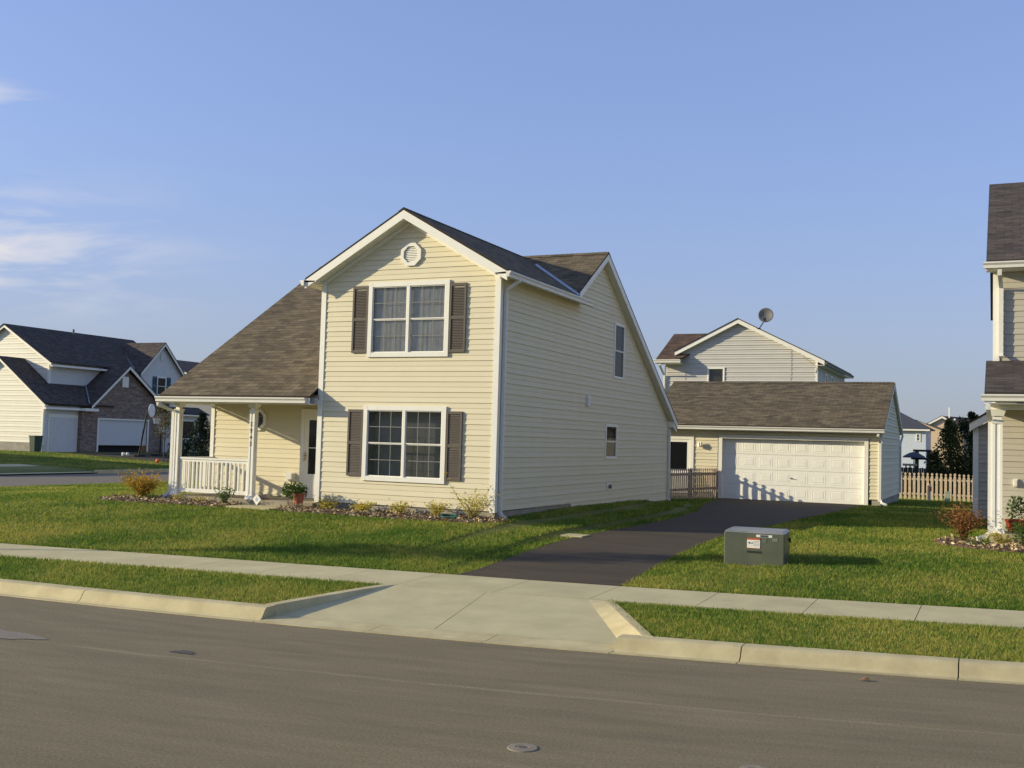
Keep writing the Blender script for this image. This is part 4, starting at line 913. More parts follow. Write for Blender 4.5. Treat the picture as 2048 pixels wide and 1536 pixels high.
cbm.tube([(.9, by-.33, 6.0), (1.5, by-.06, 5.5), (1.45, by-.04, 5.2)], .01, None, 5); bsplit(cbm, 'cable', GREYM, B)
DS = thing('satellite_dish', 'dark grey round satellite dish on a bent arm above the pale grey gable', 'satellite dish')
b = MB(); c0 = Vector((-.92, by-.55, 8.06)); ax = Vector((.14, -.97, .16))
b.lathe(c0, [(.0, -.10), (.15, -.085), (.28, -.04), (.355, .0), (.375, .012), (.355, .016), (.27, -.02), (.14, -.065), (.0, -.08)], None, 28, ax); bld(b, 'reflector', GREYM, DS, smooth=True)
b = MB(); b.tube([(-1.29, by-.28, 7.43), (-1.22, by-.3, 7.52), (-1.08, by-.42, 7.68), (-1.0, by-.5, 7.76), (-.95, by-.5, 7.95)], .026, None, 8); b.box((-1.38, by-.33, 7.405), (-1.22, by-.2, 7.44)); b.tube([(-.93, by-.55, 7.75), (-.88, by-.95, 7.78)], .018, None, 6); bld(b, 'mount_arm', BLACK, DS)
b = MB(); b.box((-.94, by-1.03, 7.73), (-.82, by-.93, 7.85)); bld(b, 'feed_horn', BLACK, DS)
# ------------------------------------------------ LEFT HOUSE across the cross street
LH = thing('corner_lot_house', 'two storey house with brick garage front and sunlit pale gables at the left edge', 'house')
lx = -43.5; yA = 26.9
b = MB()
siding(b, FX(yA), [[(-57, .55), (lx, .55), (lx, 2.95), (-47.5, 5.75), (-50.2, 5.75), (-57, 1.2)]], c=.16, z00=.55, proud=.03); bld(b, 'wall', SIDEW, LH, fix=False)['label'] = 'sunlit gable end of the garage wing'
b = MB(); b.box((-57, yA-.02, -.1), (lx, yA+.1, .53)); bsplit(b, 'foundation', FOUND, LH)
b = MB(); siding(b, FX(28.5), [[(-58, 3.0), (-45.0, 3.0), (-45.0, 5.6), (-49.2, 8.05), (-58, 4.6)]], c=.16, z00=3., proud=.03); bld(b, 'wall', SIDEW, LH, fix=False)['label'] = 'sunlit upper gable end'
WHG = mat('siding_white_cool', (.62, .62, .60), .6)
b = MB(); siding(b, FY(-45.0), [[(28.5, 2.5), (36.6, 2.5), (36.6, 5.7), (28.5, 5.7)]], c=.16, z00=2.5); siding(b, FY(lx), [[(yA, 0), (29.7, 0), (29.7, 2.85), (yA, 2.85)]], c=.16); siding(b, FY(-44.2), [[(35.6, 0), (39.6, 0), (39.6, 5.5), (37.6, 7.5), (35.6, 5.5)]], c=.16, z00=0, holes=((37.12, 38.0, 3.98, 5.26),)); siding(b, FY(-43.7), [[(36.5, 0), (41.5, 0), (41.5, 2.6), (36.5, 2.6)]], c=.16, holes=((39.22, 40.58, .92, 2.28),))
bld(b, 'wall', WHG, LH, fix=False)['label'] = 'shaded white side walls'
# brick gable front
b = MB(); bx = -43.2
def bp_(u, z): return (bx, u, z)
br_ = [(29.6, -.1), (31.0, -.1), (31.0, 2.12), (35.35, 2.12), (35.35, -.1), (36.55, -.1), (36.55, 3.0), (33.5, 5.5), (30.7, 3.0), (29.6, 2.75)]
tri = [[(29.6, -.1), (31.0, -.1), (31.0, 2.12), (29.6, 2.12)], [(35.35, -.1), (36.9, -.1), (36.9, 2.12), (35.35, 2.12)], [(29.6, 2.12), (36.9, 2.12), (36.9, 2.75), (29.6, 2.75)], [(30.3, 2.75), (36.9, 2.75), (36.9, 3.0), (33.25, 5.45), (30.5, 3.0)]]
for q in tri: b.poly([bp_(*p) for p in q], None, [p for p in q])
b.poly([(bx, 29.6, -.1), (lx-.2, 29.6, -.1), (lx-.2, 29.6, 2.75), (bx, 29.6, 2.75)], None, [(0, 0), (.3, 0), (.3, 2.7), (0, 2.7)])
bld(b, 'brick_front', BRICK, LH, fix=False)
b = MB(); b.box((27.25, .0, .0), (29.55, .04, 2.35), fr=FY(lx)); b.box((bx+.01, 30.9, -.1), (bx+.05, 31.02, 2.2)); b.box((bx+.01, 35.33, -.1), (bx+.05, 35.45, 2.2)); b.box((bx+.01, 31.02, 2.1), (bx+.05, 35.33, 2.2))
b.prism([(bx+.35, 30.1, 3.0), (bx+.35, 33.2, 5.73), (bx+.35, 33.2, 5.50), (bx+.35, 30.1, 2.77)], (-.05, 0, 0)); b.prism([(bx+.35, 37.2, 2.85), (bx+.35, 33.2, 5.73), (bx+.35, 33.2, 5.50), (bx+.35, 37.2, 2.6)], (-.05, 0, 0))
b.prism([(-43.9, 35.3, 5.45), (-43.9, 37.5, 7.68), (-43.9, 37.5, 7.46), (-43.9, 35.3, 5.23)], (-.05, 0, 0)); b.prism([(-43.9, 39.7, 5.45), (-43.9, 37.5, 7.68), (-43.9, 37.5, 7.46), (-43.9, 39.7, 5.23)], (-.05, 0, 0))
# rakes of the two sunlit gables
b.prism([(-43.1, yA-.3, 2.95), (-47.3, yA-.3, 5.88), (-47.3, yA-.3, 5.66), (-43.1, yA-.3, 2.72)], (0, .05, 0)); b.prism([(-47.3, yA-.3, 5.88), (-57, yA-.3, -.8+0), (-57, yA-.3, -1.0), (-47.3, yA-.3, 5.66)], (0, .05, 0)) if False else None
b.prism([(-44.55, 28.2, 5.62), (-48.9, 28.2, 8.12), (-48.9, 28.2, 7.9), (-44.55, 28.2, 5.38)], (0, .05, 0)); b.prism([(-48.9, 28.2, 8.12), (-53.3, 28.2, 5.6), (-53.3, 28.2, 5.4), (-48.9, 28.2, 7.9)], (0, .05, 0))
b.box((lx-.1, yA-.05, .4), (lx+.03, yA+.1, 2.8)); b.box((-45.1, 28.45, 3.6), (-44.97, 28.6, 5.5)); b.box((bx+.01, 32.85, 4.3), (bx+.06, 33.4, 5.0)); b.box((-43.25, yA-.25, 2.62), (-43.05, 30.5, 2.75)); b.box((-44.7, 28.3, 5.35), (-44.5, 36.4, 5.48)); b.box((-43.4, 36.6, 2.62), (-43.2, 41.6, 2.75)); b.box((bx+.1, 29.5, 2.6), (bx+.4, 30.6, 2.78))
bsplit(b, 'rake_trim', WHITE, LH)
b = MB()
def rq(pts, e): roof(b, [(pts, e)], .06, SHING2)
rq([(-43.1, yA-.35, 2.98), (-47.3, yA-.35, 5.9), (-47.3, 32.2, 5.9), (-43.1, 32.2, 2.98)], (0, 1, 0)); rq([(-51, yA-.35, 3.3), (-47.3, yA-.35, 5.9), (-47.3, 32, 5.9), (-51, 32, 3.3)], (0, 1, 0))
rq([(-44.55, 28.15, 5.64), (-48.9, 28.15, 8.14), (-48.9, 39.5, 8.14), (-44.55, 39.5, 5.64)], (0, 1, 0)); rq([(-53.3, 28.15, 5.6), (-48.9, 28.15, 8.14), (-48.9, 39.5, 8.14), (-53.3, 39.5, 5.6)], (0, 1, 0))
rq([(bx+.37, 30.07, 3.02), (bx+.37, 33.2, 5.77), (-47.5, 33.2, 5.77), (-47.5, 30.07, 3.02)], (1, 0, 0)); rq([(bx+.37, 37.25, 2.86), (bx+.37, 33.2, 5.77), (-47.5, 33.2, 5.77), (-47.5, 37.25, 2.86)], (1, 0, 0))
rq([(-43.88, 35.25, 5.45), (-43.88, 37.5, 7.72), (-49, 37.5, 7.72), (-49, 35.25, 5.45)], (1, 0, 0)); rq([(-43.88, 39.75, 5.45), (-43.88, 37.5, 7.72), (-49, 37.5, 7.72), (-49, 39.75, 5.45)], (1, 0, 0))
rq([(-43.2, 36.5, 2.75), (-43.2, 41.6, 2.75), (-44.3, 41.6, 3.25), (-44.3, 36.5, 3.25)], (0, 1, 0))
RL = bld(b, 'roof', SHING2, LH, fix=False)
b = MB(); b.tube([(-44.6, 35.35, 5.62), (-46.6, 36.4, 6.75), (-48.6, 37.5, 7.85)], .06, None, 5); b.tube([(-43.1, 30.1, 3.1), (-45.3, 31.7, 4.55)], .05, None, 5); bsplit(b, 'valley_flashing', FLASH, RL)
b = MB(); b.tube([(-48.6, 33.6, 7.9), (-48.6, 33.6, 8.32)], .07, None, 8); bsplit(b, 'vent_pipe', GREYM, RL)
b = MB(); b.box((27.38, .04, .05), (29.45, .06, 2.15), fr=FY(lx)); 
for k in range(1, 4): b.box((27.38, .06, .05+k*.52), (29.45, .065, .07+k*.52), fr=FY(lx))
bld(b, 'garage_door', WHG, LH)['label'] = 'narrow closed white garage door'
b = MB(); b.box((bx-.1, 31.02, .45), (bx-.05, 35.33, 2.1))
for k in range(1, 4): b.box((bx-.05, 31.02, .45+k*.5), (bx-.045, 35.33, .47+k*.5))
bld(b, 'garage_door', WHG, LH)['label'] = 'wide white garage door standing slightly open at the bottom'
b = MB(); b.poly([(bx-.6, 31.0, -.1), (bx-.6, 35.4, -.1), (bx-.6, 35.4, 2.2), (bx-.6, 31, 2.2)]); bld(b, 'garage_interior', DARK, LH, fix=False)
window(LH, FY(-44.2), 37.1, 38.02, 3.95, 5.28, 1, None, .07, None, sashes=2); shutter(LH, FY(-44.2), 36.68, 37.08, 3.95, 5.28, SHUTB); shutter(LH, FY(-44.2), 38.05, 38.45, 3.95, 5.28, SHUTB)
b = MB(); b.box((37.35, 0, 6.43), (37.83, .05, 7.0), fr=FY(-44.2)); bld(b, 'gable_vent', WHG, LH)
window(LH, FY(-43.7), 39.2, 40.6, .9, 2.3, 1, None, .07, None, sashes=1)
# driveway and apron of that house
b = MB()
for a, c_ in ((-42.9, -38), (-38, -33), (-33, -29.1)):
    y0a = 26.0 if a < -40 else 24.5; b.poly([(a, 27.0+.0, gz(a, 30)+.02), (c_, 27.0-.3, gz(c_, 30)+.02), (c_, 36.0, gz(c_, 30)+.02), (a, 36.4, gz(a, 30)+.02)], None, [(a, 27), (c_, 27), (c_, 36), (a, 36)])
o = bld(b, 'driveway_across', ASPD, fix=False); tag(o, kind='structure')
b = MB(); b.poly([(-33.2, 10.5, gz(-33.2, 10)+.035), (-29.3, 9.0, -.56), (-29.3, 17.6, -.56), (-33.2, 16.5, gz(-33.2, 17)+.035)]); o = bld(b, 'apron_across', CONC, fix=False); tag(o, kind='structure')
b = MB()
for a, c_ in ((-8., 9.0), (17.6, 27), (36, 120)): b.box((-29.55, a, -.8), (-29.25, c_, -.46))
for a, c_ in ((-8., 120),): b.box((-20.15, a, -.8), (-19.9, c_, -.49))
o = bld(b, 'curb_across', CURBM); tag(o, kind='structure')
# basketball hoops
def hoop(x, y, z0, hgt, lean, lab, bc, rot=0., sc=1.):
    t = thing('basketball_hoop', lab, 'basketball hoop', 'basketball hoops across the street')
    d = Vector((math.cos(rot), math.sin(rot), 0)); s = Vector((-d.y, d.x, 0)); p = Vector((x, y, z0)); top = p+Vector((0, 0, hgt))+d*lean
    b = MB(); b.tube([p, p+(top-p)*.5, top], .05, None, 8); b.box((x-.45, y-.3, z0-.02), (x+.25, y+.3, z0+.16)); bld(b, 'pole', BLACK, t)
    b = MB(); c_ = top+d*.25+Vector((0, 0, .0)); pts = []
    for k in range(20):
        a = 2*math.pi*k/20; pts.append(c_+s*.46*sc*math.cos(a)+Vector((0, 0, .40*sc*math.sin(a))))
    b.prism(pts, d*.04); bld(b, 'backboard', bc, t)
    b = MB(); rc_ = c_+d*.35+Vector((0, 0, -.42)); ring = [rc_+d*.23*math.cos(2*math.pi*k/14)+s*.23*math.sin(2*math.pi*k/14) for k in range(15)]; b.tube(ring, .012, None, 5, False); bld(b, 'rim', RED, t)
    b = MB()
    for k in range(14):
        a = 2*math.pi*k/14
        for kk in (1, -1):
            a2 = a+kk*.45; b.tube([rc_+d*.23*math.cos(a)+s*.23*math.sin(a), rc_+d*.14*math.cos(a2)+s*.14*math.sin(a2)+Vector((0, 0, -.38))], .008, None, 3, False)
    bld(b, 'net', WHITE, t)
hoop(-38.0, 29.25, gz(-38, 30), 2.85, .42, 'leaning black basketball hoop with a round white backboard before the brick garage front', mat('backboard_white', (.85, .83, .78), .4), .35)
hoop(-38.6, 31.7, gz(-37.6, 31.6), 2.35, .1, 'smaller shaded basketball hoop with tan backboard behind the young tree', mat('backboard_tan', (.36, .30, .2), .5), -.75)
# ------------------------------------------------ far houses
def simple_house(name, lab, x0, x1, y0, y1, ze, zr_, m, rm, ridge='x', zb0=-1.5, wins=(), hip=False, face='s'):
    t = thing(name, lab, 'house'); b = MB()
    for pl in ([(x0, y0), (x1, y0)], [(x1, y0), (x1, y1)], [(x1, y1), (x0, y1)], [(x0, y1), (x0, y0)]):
        (a, c_), (d, e) = pl; b.poly([(a, c_, zb0), (d, e, zb0), (d, e, ze), (a, c_, ze)])
    xm, ym = (x0+x1)/2, (y0+y1)/2
    if not hip:
        if ridge == 'x': b.poly([(x0, y0, ze), (x0, y1, ze), (x0, ym, zr_-.15)]); b.poly([(x1, y0, ze), (x1, y1, ze), (x1, ym, zr_-.15)])
        else: b.poly([(x0, y0, ze), (x1, y0, ze), (xm, y0, zr_-.15)]); b.poly([(x0, y1, ze), (x1, y1, ze), (xm, y1, zr_-.15)])
    bld(b, 'wall', m, t, fix=False); b = MB(); o_ = .4
    if hip:
        hh = (y1-y0)/2; A, Bq, Cq, Dq = (x0-o_, y0-o_, ze), (x1+o_, y0-o_, ze), (x1+o_, y1+o_, ze), (x0-o_, y1+o_, ze); P, Q = (x0+hh, ym, zr_), (x1-hh, ym, zr_)
        roof(b, [([A, Bq, Q, P], (1, 0, 0)), ([Dq, Cq, Q, P], (1, 0, 0)), ([A, Dq, P], (0, 1, 0)), ([Bq, Cq, Q], (0, 1, 0))], .1)
    elif ridge == 'x': roof(b, [([(x0-o_, y0-o_, ze-.1), (x1+o_, y0-o_, ze-.1), (x1+o_, ym, zr_), (x0-o_, ym, zr_)], (1, 0, 0)), ([(x0-o_, y1+o_, ze-.1), (x1+o_, y1+o_, ze-.1), (x1+o_, ym, zr_), (x0-o_, ym, zr_)], (1, 0, 0))], .12)
    else: roof(b, [([(x0-o_, y0-o_, ze-.1), (xm, y0-o_, zr_), (xm, y1+o_, zr_), (x0-o_, y1+o_, ze-.1)], (0, 1, 0)), ([(x1+o_, y0-o_, ze-.1), (xm, y0-o_, zr_), (xm, y1+o_, zr_), (x1+o_, y1+o_, ze-.1)], (0, 1, 0))], .12)
    bld(b, 'roof', rm, t, fix=False)
    b = MB()
    if not hip and ridge == 'y':
        b.prism([(x0-o_, y0-o_-.02, ze-.2), (xm, y0-o_-.02, zr_-.1), (xm, y0-o_-.02, zr_-.4), (x0-o_, y0-o_-.02, ze-.5)], (0, .06, 0)); b.prism([(x1+o_, y0-o_-.02, ze-.2), (xm, y0-o_-.02, zr_-.1), (xm, y0-o_-.02, zr_-.4), (x1+o_, y0-o_-.02, ze-.5)], (0, .06, 0))
    b.box((x0-o_, y0-o_-.05, ze-.25), (x1+o_, y0-o_, ze-.1)) if (hip or ridge == 'x') else None
    if b.v: bld(b, 'fascia', WHITE, t)
    for (u, z, ww, hh_) in wins:
        fr = FX(y0) if face == 's' else FY(x1); window(t, fr, u, u+ww, z, z+hh_, 1, None, .08, None)
    return t
simple_house('hip_roof_house', 'distant bluish white house with dark hip roof right of the garage', -8.3, 3.0, 92.1, 100.5, 3.79, 6.3, SIDEB, mat('roof_slate_blue', (.06, .065, .08), .9), hip=True, wins=((2.1, 2.49, .42, .8),))
T2 = simple_house('tan_house', 'distant tan house with broad gable behind the tree, its dark roof dotted with vents', -1.6, 5.0, 152, 170, 5.0, 7.0, SIDEY, SHING2, ridge='y')
b = MB(); b.poly([(-4.5, 151, -2), (5.6, 151, -2), (5.6, 151, 3.2), (-1.9, 151, 6.15), (-4.5, 151, 5.0)]); bld(b, 'wall', SIDEY, T2, fix=False)
b = MB(); roof(b, [([(-2.0, 150.6, 6.3), (6.6, 150.6, 2.9), (6.6, 152.4, 2.9), (-2.0, 152.4, 6.3)], (0, 1, 0)), ([(1.5, 152, 6.95), (8.8, 156, 6.6), (12, 150.5, 3.6), (5.2, 150.5, 4.4)], (1, 0, 0))], .1); bld(b, 'roof', SHING2, T2, fix=False)
b = MB(); b.box((2.55, 152.2, 6.6), (2.75, 152.4, 8.2)); 
for xx, zz in ((1.9, 6.6), (3.3, 6.3), (4.6, 6.2), (4.9, 5.8), (5.6, 6.1)): b.box((xx, 151.9, zz), (xx+.25, 152.1, zz+.25))
bsplit(b, 'vent_pipe', WHITE, T2)
T3 = simple_house('chimney_house', 'far tan house behind the outbuilding, only its beige chimney showing', 6.2, 16, 100, 110, 3.9, 5.2, SIDEY, SHING2, ridge='x')
b = MB(); b.box((7.55, 99.4, 2.0), (8.75, 100.3, 5.35)); b.box((8.2, 99.7, 5.35), (8.45, 99.95, 5.75), BLACK); bld(b, 'chimney', SIDEY, T3)
simple_house('shaded_house', 'dim grey house seen through the porch behind the dark conifer', -62, -47.5, 47, 62, 5.6, 7.6, mat('siding_mid_grey', (.22, .23, .25), .7), SHING2, ridge='y', wins=((50.5, 3.1, 1.4, 1.2), (55, 3.1, 1.4, 1.2)), face='e')
# ------------------------------------------------ foliage
def add_rnd(o, vals):
    a = o.data.attributes.new('rnd', 'FLOAT', 'POINT'); a.data.foreach_set('value', np.asarray(vals, 'f'))
def leaf_mesh(name, pts, dirs, size, m, parent=None, aspect=.5, rnd=None, tri=False):
    n = len(pts); pts = np.asarray(pts, float); dirs = np.asarray(dirs, float)
    dirs /= np.linalg.norm(dirs, axis=1, keepdims=True)+1e-9
    rv = RNG.normal(size=(n, 3)); s = np.cross(dirs, rv); s /= np.linalg.norm(s, axis=1, keepdims=True)+1e-9
    sz = size*RNG.uniform(.6, 1.3, n)[:, None]; w_ = sz*aspect*.5
    nrm = np.cross(dirs, s)
    a = pts; b_ = pts+dirs*sz*.5+s*w_+nrm*sz*.08; c_ = pts+dirs*sz; d_ = pts+dirs*sz*.5-s*w_+nrm*sz*.08
    V = np.stack([a, b_, c_, d_], 1).reshape(-1, 3); F_ = np.arange(n*4).reshape(-1, 4)
    me = bpy.data.meshes.new(name); me.vertices.add(len(V)); me.vertices.foreach_set('co', V.ravel()); me.loops.add(n*4); me.polygons.add(n)
    me.loops.foreach_set('vertex_index', F_.ravel()); me.polygons.foreach_set('loop_start', np.arange(0, n*4, 4)); me.update(calc_edges=True); me.materials.append(m)
    o = bpy.data.objects.new(name, me); COL.objects.link(o)
    r = RNG.random(n) if rnd is None else np.clip(rnd, 0, 1); add_rnd(o, np.repeat(r, 4))
    if parent: o.parent = parent
    return o
L_OR = leafmat('leaf_orange', (.20, .23, .035), (.55, .30, .035)); L_GR = leafmat('leaf_green', (.03, .07, .012), (.10, .18, .03)); L_YG = leafmat('leaf_yellow_green', (.22, .24, .035), (.70, .55, .09))
L_RU = leafmat('leaf_rust', (.10, .085, .025), (.36, .15, .05)); L_DK = leafmat('leaf_dark', (.012, .022, .008), (.05, .075, .022), .2); L_MIX = leafmat('leaf_tree', (.02, .035, .010), (.13, .14, .035), .3); L_CON = leafmat('needle_dark', (.010, .022, .012), (.03, .05, .025), .1); L_YT = leafmat('leaf_young', (.05, .055, .015), (.16, .13, .04), .3)
def shrub(name, lab, x, y, rx, h, m, nst=9, nl=500, size=.05, spread=1., grp=None, cat='shrub', up=.35, base=None, curl=.0, aspect=.5, stemr=.006):
    z = gz(x, y) if base is None else base
    t = thing(name, lab, cat, grp); b = MB(); P = []; Dv = []; R_ = []
    for i in range(nst):
        a = 2*math.pi*i/nst+random.uniform(-.3, .3); rr = rx*random.uniform(.35, 1)*spread; hh = h*random.uniform(.6, 1.0)*(1-.25*(rr/rx)); p0 = Vector((x+random.uniform(-.03, .03), y+random.uniform(-.03, .03), z-.02)); p3 = Vector((x+rr*math.cos(a), y+rr*math.sin(a), z+hh)); p1 = p0+Vector((0, 0, hh*.45))+(p3-p0)*.15; p2 = p0+(p3-p0)*.65+Vector((0, 0, hh*(.12+curl)))
        pts = []
        for k in range(7):
            s = k/6; q = p0*(1-s)**3+p1*3*s*(1-s)**2+p2*3*s*s*(1-s)+p3*s**3; pts.append(q)
        b.tube(pts, [stemr*(1-.7*k/6) for k in range(7)], None, 4, False)
        c_rnd = random.random()
        for k in range(int(nl/nst)):
            s = random.random()**.6; q = p0*(1-s)**3+p1*3*s*(1-s)**2+p2*3*s*s*(1-s)+p3*s**3; j = rx*.20*(.3+s)
            P.append((q.x+random.gauss(0, j), q.y+random.gauss(0, j), max(z+.01, q.z+random.gauss(0, j*.8)))); Dv.append((random.gauss(0, 1)+math.cos(a)*.5, random.gauss(0, 1)+math.sin(a)*.5, random.gauss(0, .7)+up)); R_.append(c_rnd*.5+random.random()*.35+.25*s)
    bld(b, 'stem', BARK, t); leaf_mesh('foliage', P, Dv, size, m, t, aspect, R_)
    return t
shrub('shrub', 'orange and yellow leafed shrub left of the porch post', -9.45, -.25, .46, .74, L_OR, 16, 3000, .055, grp='shrubs in the mulch beds')
shrub('shrub', 'low dark green plant at the foot of the left porch post', -8.95, -.55, .16, .16, L_GR, 8, 260, .04, grp='shrubs in the mulch beds')
shrub('shrub', 'small bare stemmed green shrub in front of the white porch railing', -6.75, -.45, .22, .46, L_GR, 7, 420, .055, grp='shrubs in the mulch beds')
shrub('shrub', 'thin yellow green weed below the railing between the two porch posts', -7.5, -.45, .20, .20, L_YG, 6, 120, .05, grp='shrubs in the mulch beds'); shrub('shrub', 'thin yellow green weed next to the left porch post', -8.15, -.45, .22, .22, L_YG, 6, 120, .05, grp='shrubs in the mulch beds')
for x, lb, hh in ((-3.98, 'low yellowing shrub under the lower window, nearest the porch', .30), (-3.02, 'low yellowing shrub under the left half of the lower window', .27), (-2.10, 'low yellowing shrub under the right half of the lower window', .30), (-1.20, 'low yellowing shrub under the right brown shutter', .36)):
    shrub('shrub', lb, x, -.33, .27, hh, L_YG, 12, 520, .06, grp='shrubs in the mulch beds', curl=.15, aspect=.35)
shrub('shrub', 'tall straggly yellow green shrub at the front corner of the cream house', -.27, -.42, .42, .66, L_YG, 11, 1000, .042, grp='shrubs in the mulch beds', curl=.1)
s_ = thing('sapling_shoot', 'long thin leafy shoots rising over the corner shrub of the cream house', 'plant'); b = MB(); PP = []; DD = []
for (tx, tz) in ((-.95, .92), (-.78, .68), (.32, .62), (.12, .75)):
    p0 = Vector((-.27, -.42, -.15)); p1 = Vector((tx, -.45, -.19+tz)); pm = (p0+p1)/2+Vector((-.02, 0, -.06)); pts = [p0*(1-k/8)**2+pm*2*(k/8)*(1-k/8)+p1*(k/8)**2 for k in range(9)]; b.tube(pts, [.006-.0005*k for k in range(9)], None, 4, False)
    for k in range(46): q = pts[2+k % 7]+Vector((random.gauss(0, .02), random.gauss(0, .02), random.gauss(0, .025))); PP.append(q[:]); DD.append((random.gauss(0, 1), random.gauss(0, 1), random.gauss(.3, .6)))
bld(b, 'stem', BARK, s_); leaf_mesh('foliage', PP, DD, .045, L_YG, s_)
# planter by the porch corner
PT = thing('potted_plant', 'bushy green plant in a terracotta pot on a stand by the porch corner', 'potted plant'); px_, py_ = -4.70, -.50; pz_ = gz(px_, py_)
b = MB(); b.lathe((px_+.06, py_, pz_+.14), [(0, 0), (.10, 0), (.13, .2), (.145, .2), (.145, .235), (.12, .235), (.11, .2), (0, .2)], None, 20); bld(b, 'pot', TERRA, PT, smooth=False)
b = MB()
for k in range(16): a = k*2*math.pi/16; b.tube([(px_-.08+.10*math.cos(a), py_+.10*math.sin(a), pz_-.02), (px_-.08+.13*math.cos(a), py_+.13*math.sin(a), pz_+.16+random.uniform(-.02, .06))], .008, None, 4)
bld(b, 'dry_stem', mat('dry_stalk', (.35, .25, .16), .9), PT)
P = []; Dv = []
for i in range(1100):
    v = Vector((random.gauss(0, 1), random.gauss(0, 1), random.gauss(0, 1))).normalized()*random.random()**.4; P.append((px_-.05+v.x*.30, py_+v.y*.24, pz_+.42+v.z*.14+.06*math.sin(v.x*9))); Dv.append((v.x+random.gauss(0, .5), v.y+random.gauss(0, .5), v.z+.4+random.gauss(0, .5)))
leaf_mesh('foliage', P, Dv, .05, L_GR, PT, .6)
# right hand bed
shrub('shrub', 'rust coloured shrub left of the neighbour porch downspout', 9.08, 1.1, .40, .78, L_RU, 16, 2200, .045, grp='shrubs in the mulch beds', base=-.14); shrub('shrub', 'low dark green shrub in mulch below the neighbour porch post', 9.35, .45, .32, .14, L_GR, 9, 500, .035, grp='shrubs in the mulch beds', base=-.14)
shrub('shrub', 'upright light green shrub at the foot of the neighbour porch post', 9.70, .72, .16, .32, L_YG, 8, 220, .07, grp='shrubs in the mulch beds', base=-.14, aspect=.2); shrub('shrub', 'large green shrub at the right edge before the neighbour porch', 10.12, .55, .38, .62, L_GR, 14, 1300, .04, grp='shrubs in the mulch beds', base=-.14)
PR = thing('potted_plant', 'dark green flowering plant in a red basket on the neighbour porch', 'potted plant'); b = MB(); b.lathe((9.97, 1.35, .08), [(0, 0), (.13, 0), (.19, .24), (.17, .24), (.12, .02)], None, 18); bld(b, 'pot', mat('red_glaze', (.35, .05, .03), .4), PR)
P = []; Dv = []
for i in range(500):
    v = Vector((random.gauss(0, 1), random.gauss(0, 1), random.gauss(0, 1))).normalized()*random.random()**.4; P.append((9.98+v.x*.16, 1.35+v.y*.16, .52+v.z*.22)); Dv.append((v.x+random.gauss(0, .5), v.y+random.gauss(0, .5), v.z+.4))
leaf_mesh('foliage', P, Dv, .05, L_GR, PR, .5); b = MB()
for k in range(9): b.lathe((9.93+random.uniform(0, .1), 1.2+random.uniform(-.02, .05), .66+random.uniform(-.06, .1)), [(0, .012), (.016, .006), (0, -.006)], None, 6)
bld(b, 'blossom', mat('petal_yellow', (.8, .7, .3), .6), PR)
b = MB(); P = [(10.13, 2.05, .32), (10.35, 2.05, .32), (10.35, 2.35, .32), (10.13, 2.35, .32)]
b.box((10.14, 2.0, .08), (10.19, 2.4, .62)); b.box((10.19, 2.0, .56), (10.6, 2.4, .62)); b.box((10.19, 2.02, .22), (10.6, 2.4, .27)); b.box((10.55, 2.0, .08), (10.6, 2.4, .56)); o = bld(b, 'porch_stand', WHITE); tag(o, 'small white open stand on the neighbour porch at the right edge', 'stand')
# mulch beds
def bed(name, pts, zc, lab=None):
    b = MB(); cx = sum(p[0] for p in pts)/len(pts); cy = sum(p[1] for p in pts)/len(pts)
    n = len(pts); inner = [(cx+(p[0]-cx)*.9, cy+(p[1]-cy)*.7) for p in pts]
    for i in range(n):
        j = (i+1) % n; a, c_ = pts[i], pts[j]; ai, ci = inner[i], inner[j]
        b.poly([(a[0], a[1], zc(a)-.02), (c_[0], c_[1], zc(c_)-.02), (ci[0], ci[1], zc(ci)+.03), (ai[0], ai[1], zc(ai)+.03)])
    b.poly([(p[0], p[1], zc(p)+.03) for p in inner]); o = bld(b, name, mat('mulch_soil', (.22, .13, .08), .95, (.12, .075, .045), 30, .8, 90), fix=False); tag(o, kind='structure'); return o
bedA = [(-10.35, -.75), (-9.9, -1.15), (-9.0, -1.22), (-8.0, -1.15), (-7.0, -1.12), (-6.4, -1.08), (-6.3, -.2), (-8.6, -.1), (-8.9, .1), (-9.6, .35), (-10.2, .0)]
bedB = [(-5.0, -1.0), (-4.2, -1.12), (-3.2, -1.1), (-2.0, -1.15), (-1.0, -1.1), (-.1, -1.05), (.45, -.75), (.5, -.35), (.15, .02), (-4.5, .02), (-5.0, -.2)]
bedC = [(8.62, 1.35), (8.6, .6), (9.0, .1), (9.6, -.15), (10.4, -.3), (12, -.35), (12, .8), (9.5, .8), (9.3, 1.7), (8.9, 1.8)]
bed('planting_bed', bedA, lambda p: gz(p[0], p[1])); bed('planting_bed', bedB, lambda p: gz(p[0], p[1])); bed('planting_bed', bedC, lambda p: -.135)
def inpoly(x, y, P):
    x = np.asarray(x); y = np.asarray(y); c_ = np.zeros(x.shape, bool); n = len(P)
    for i in range(n):
        x0, y0 = P[i]; x1, y1 = P[(i+1) % n]
        if y0 == y1: continue
        k = ((y0 > y) != (y1 > y)) & (x < (x1-x0)*(y-y0)/(y1-y0)+x0); c_ ^= k
    return c_
CH = leafmat('mulch_chip', (.17, .10, .045), (.68, .54, .33), 0.)
P = []; Dv = []; 
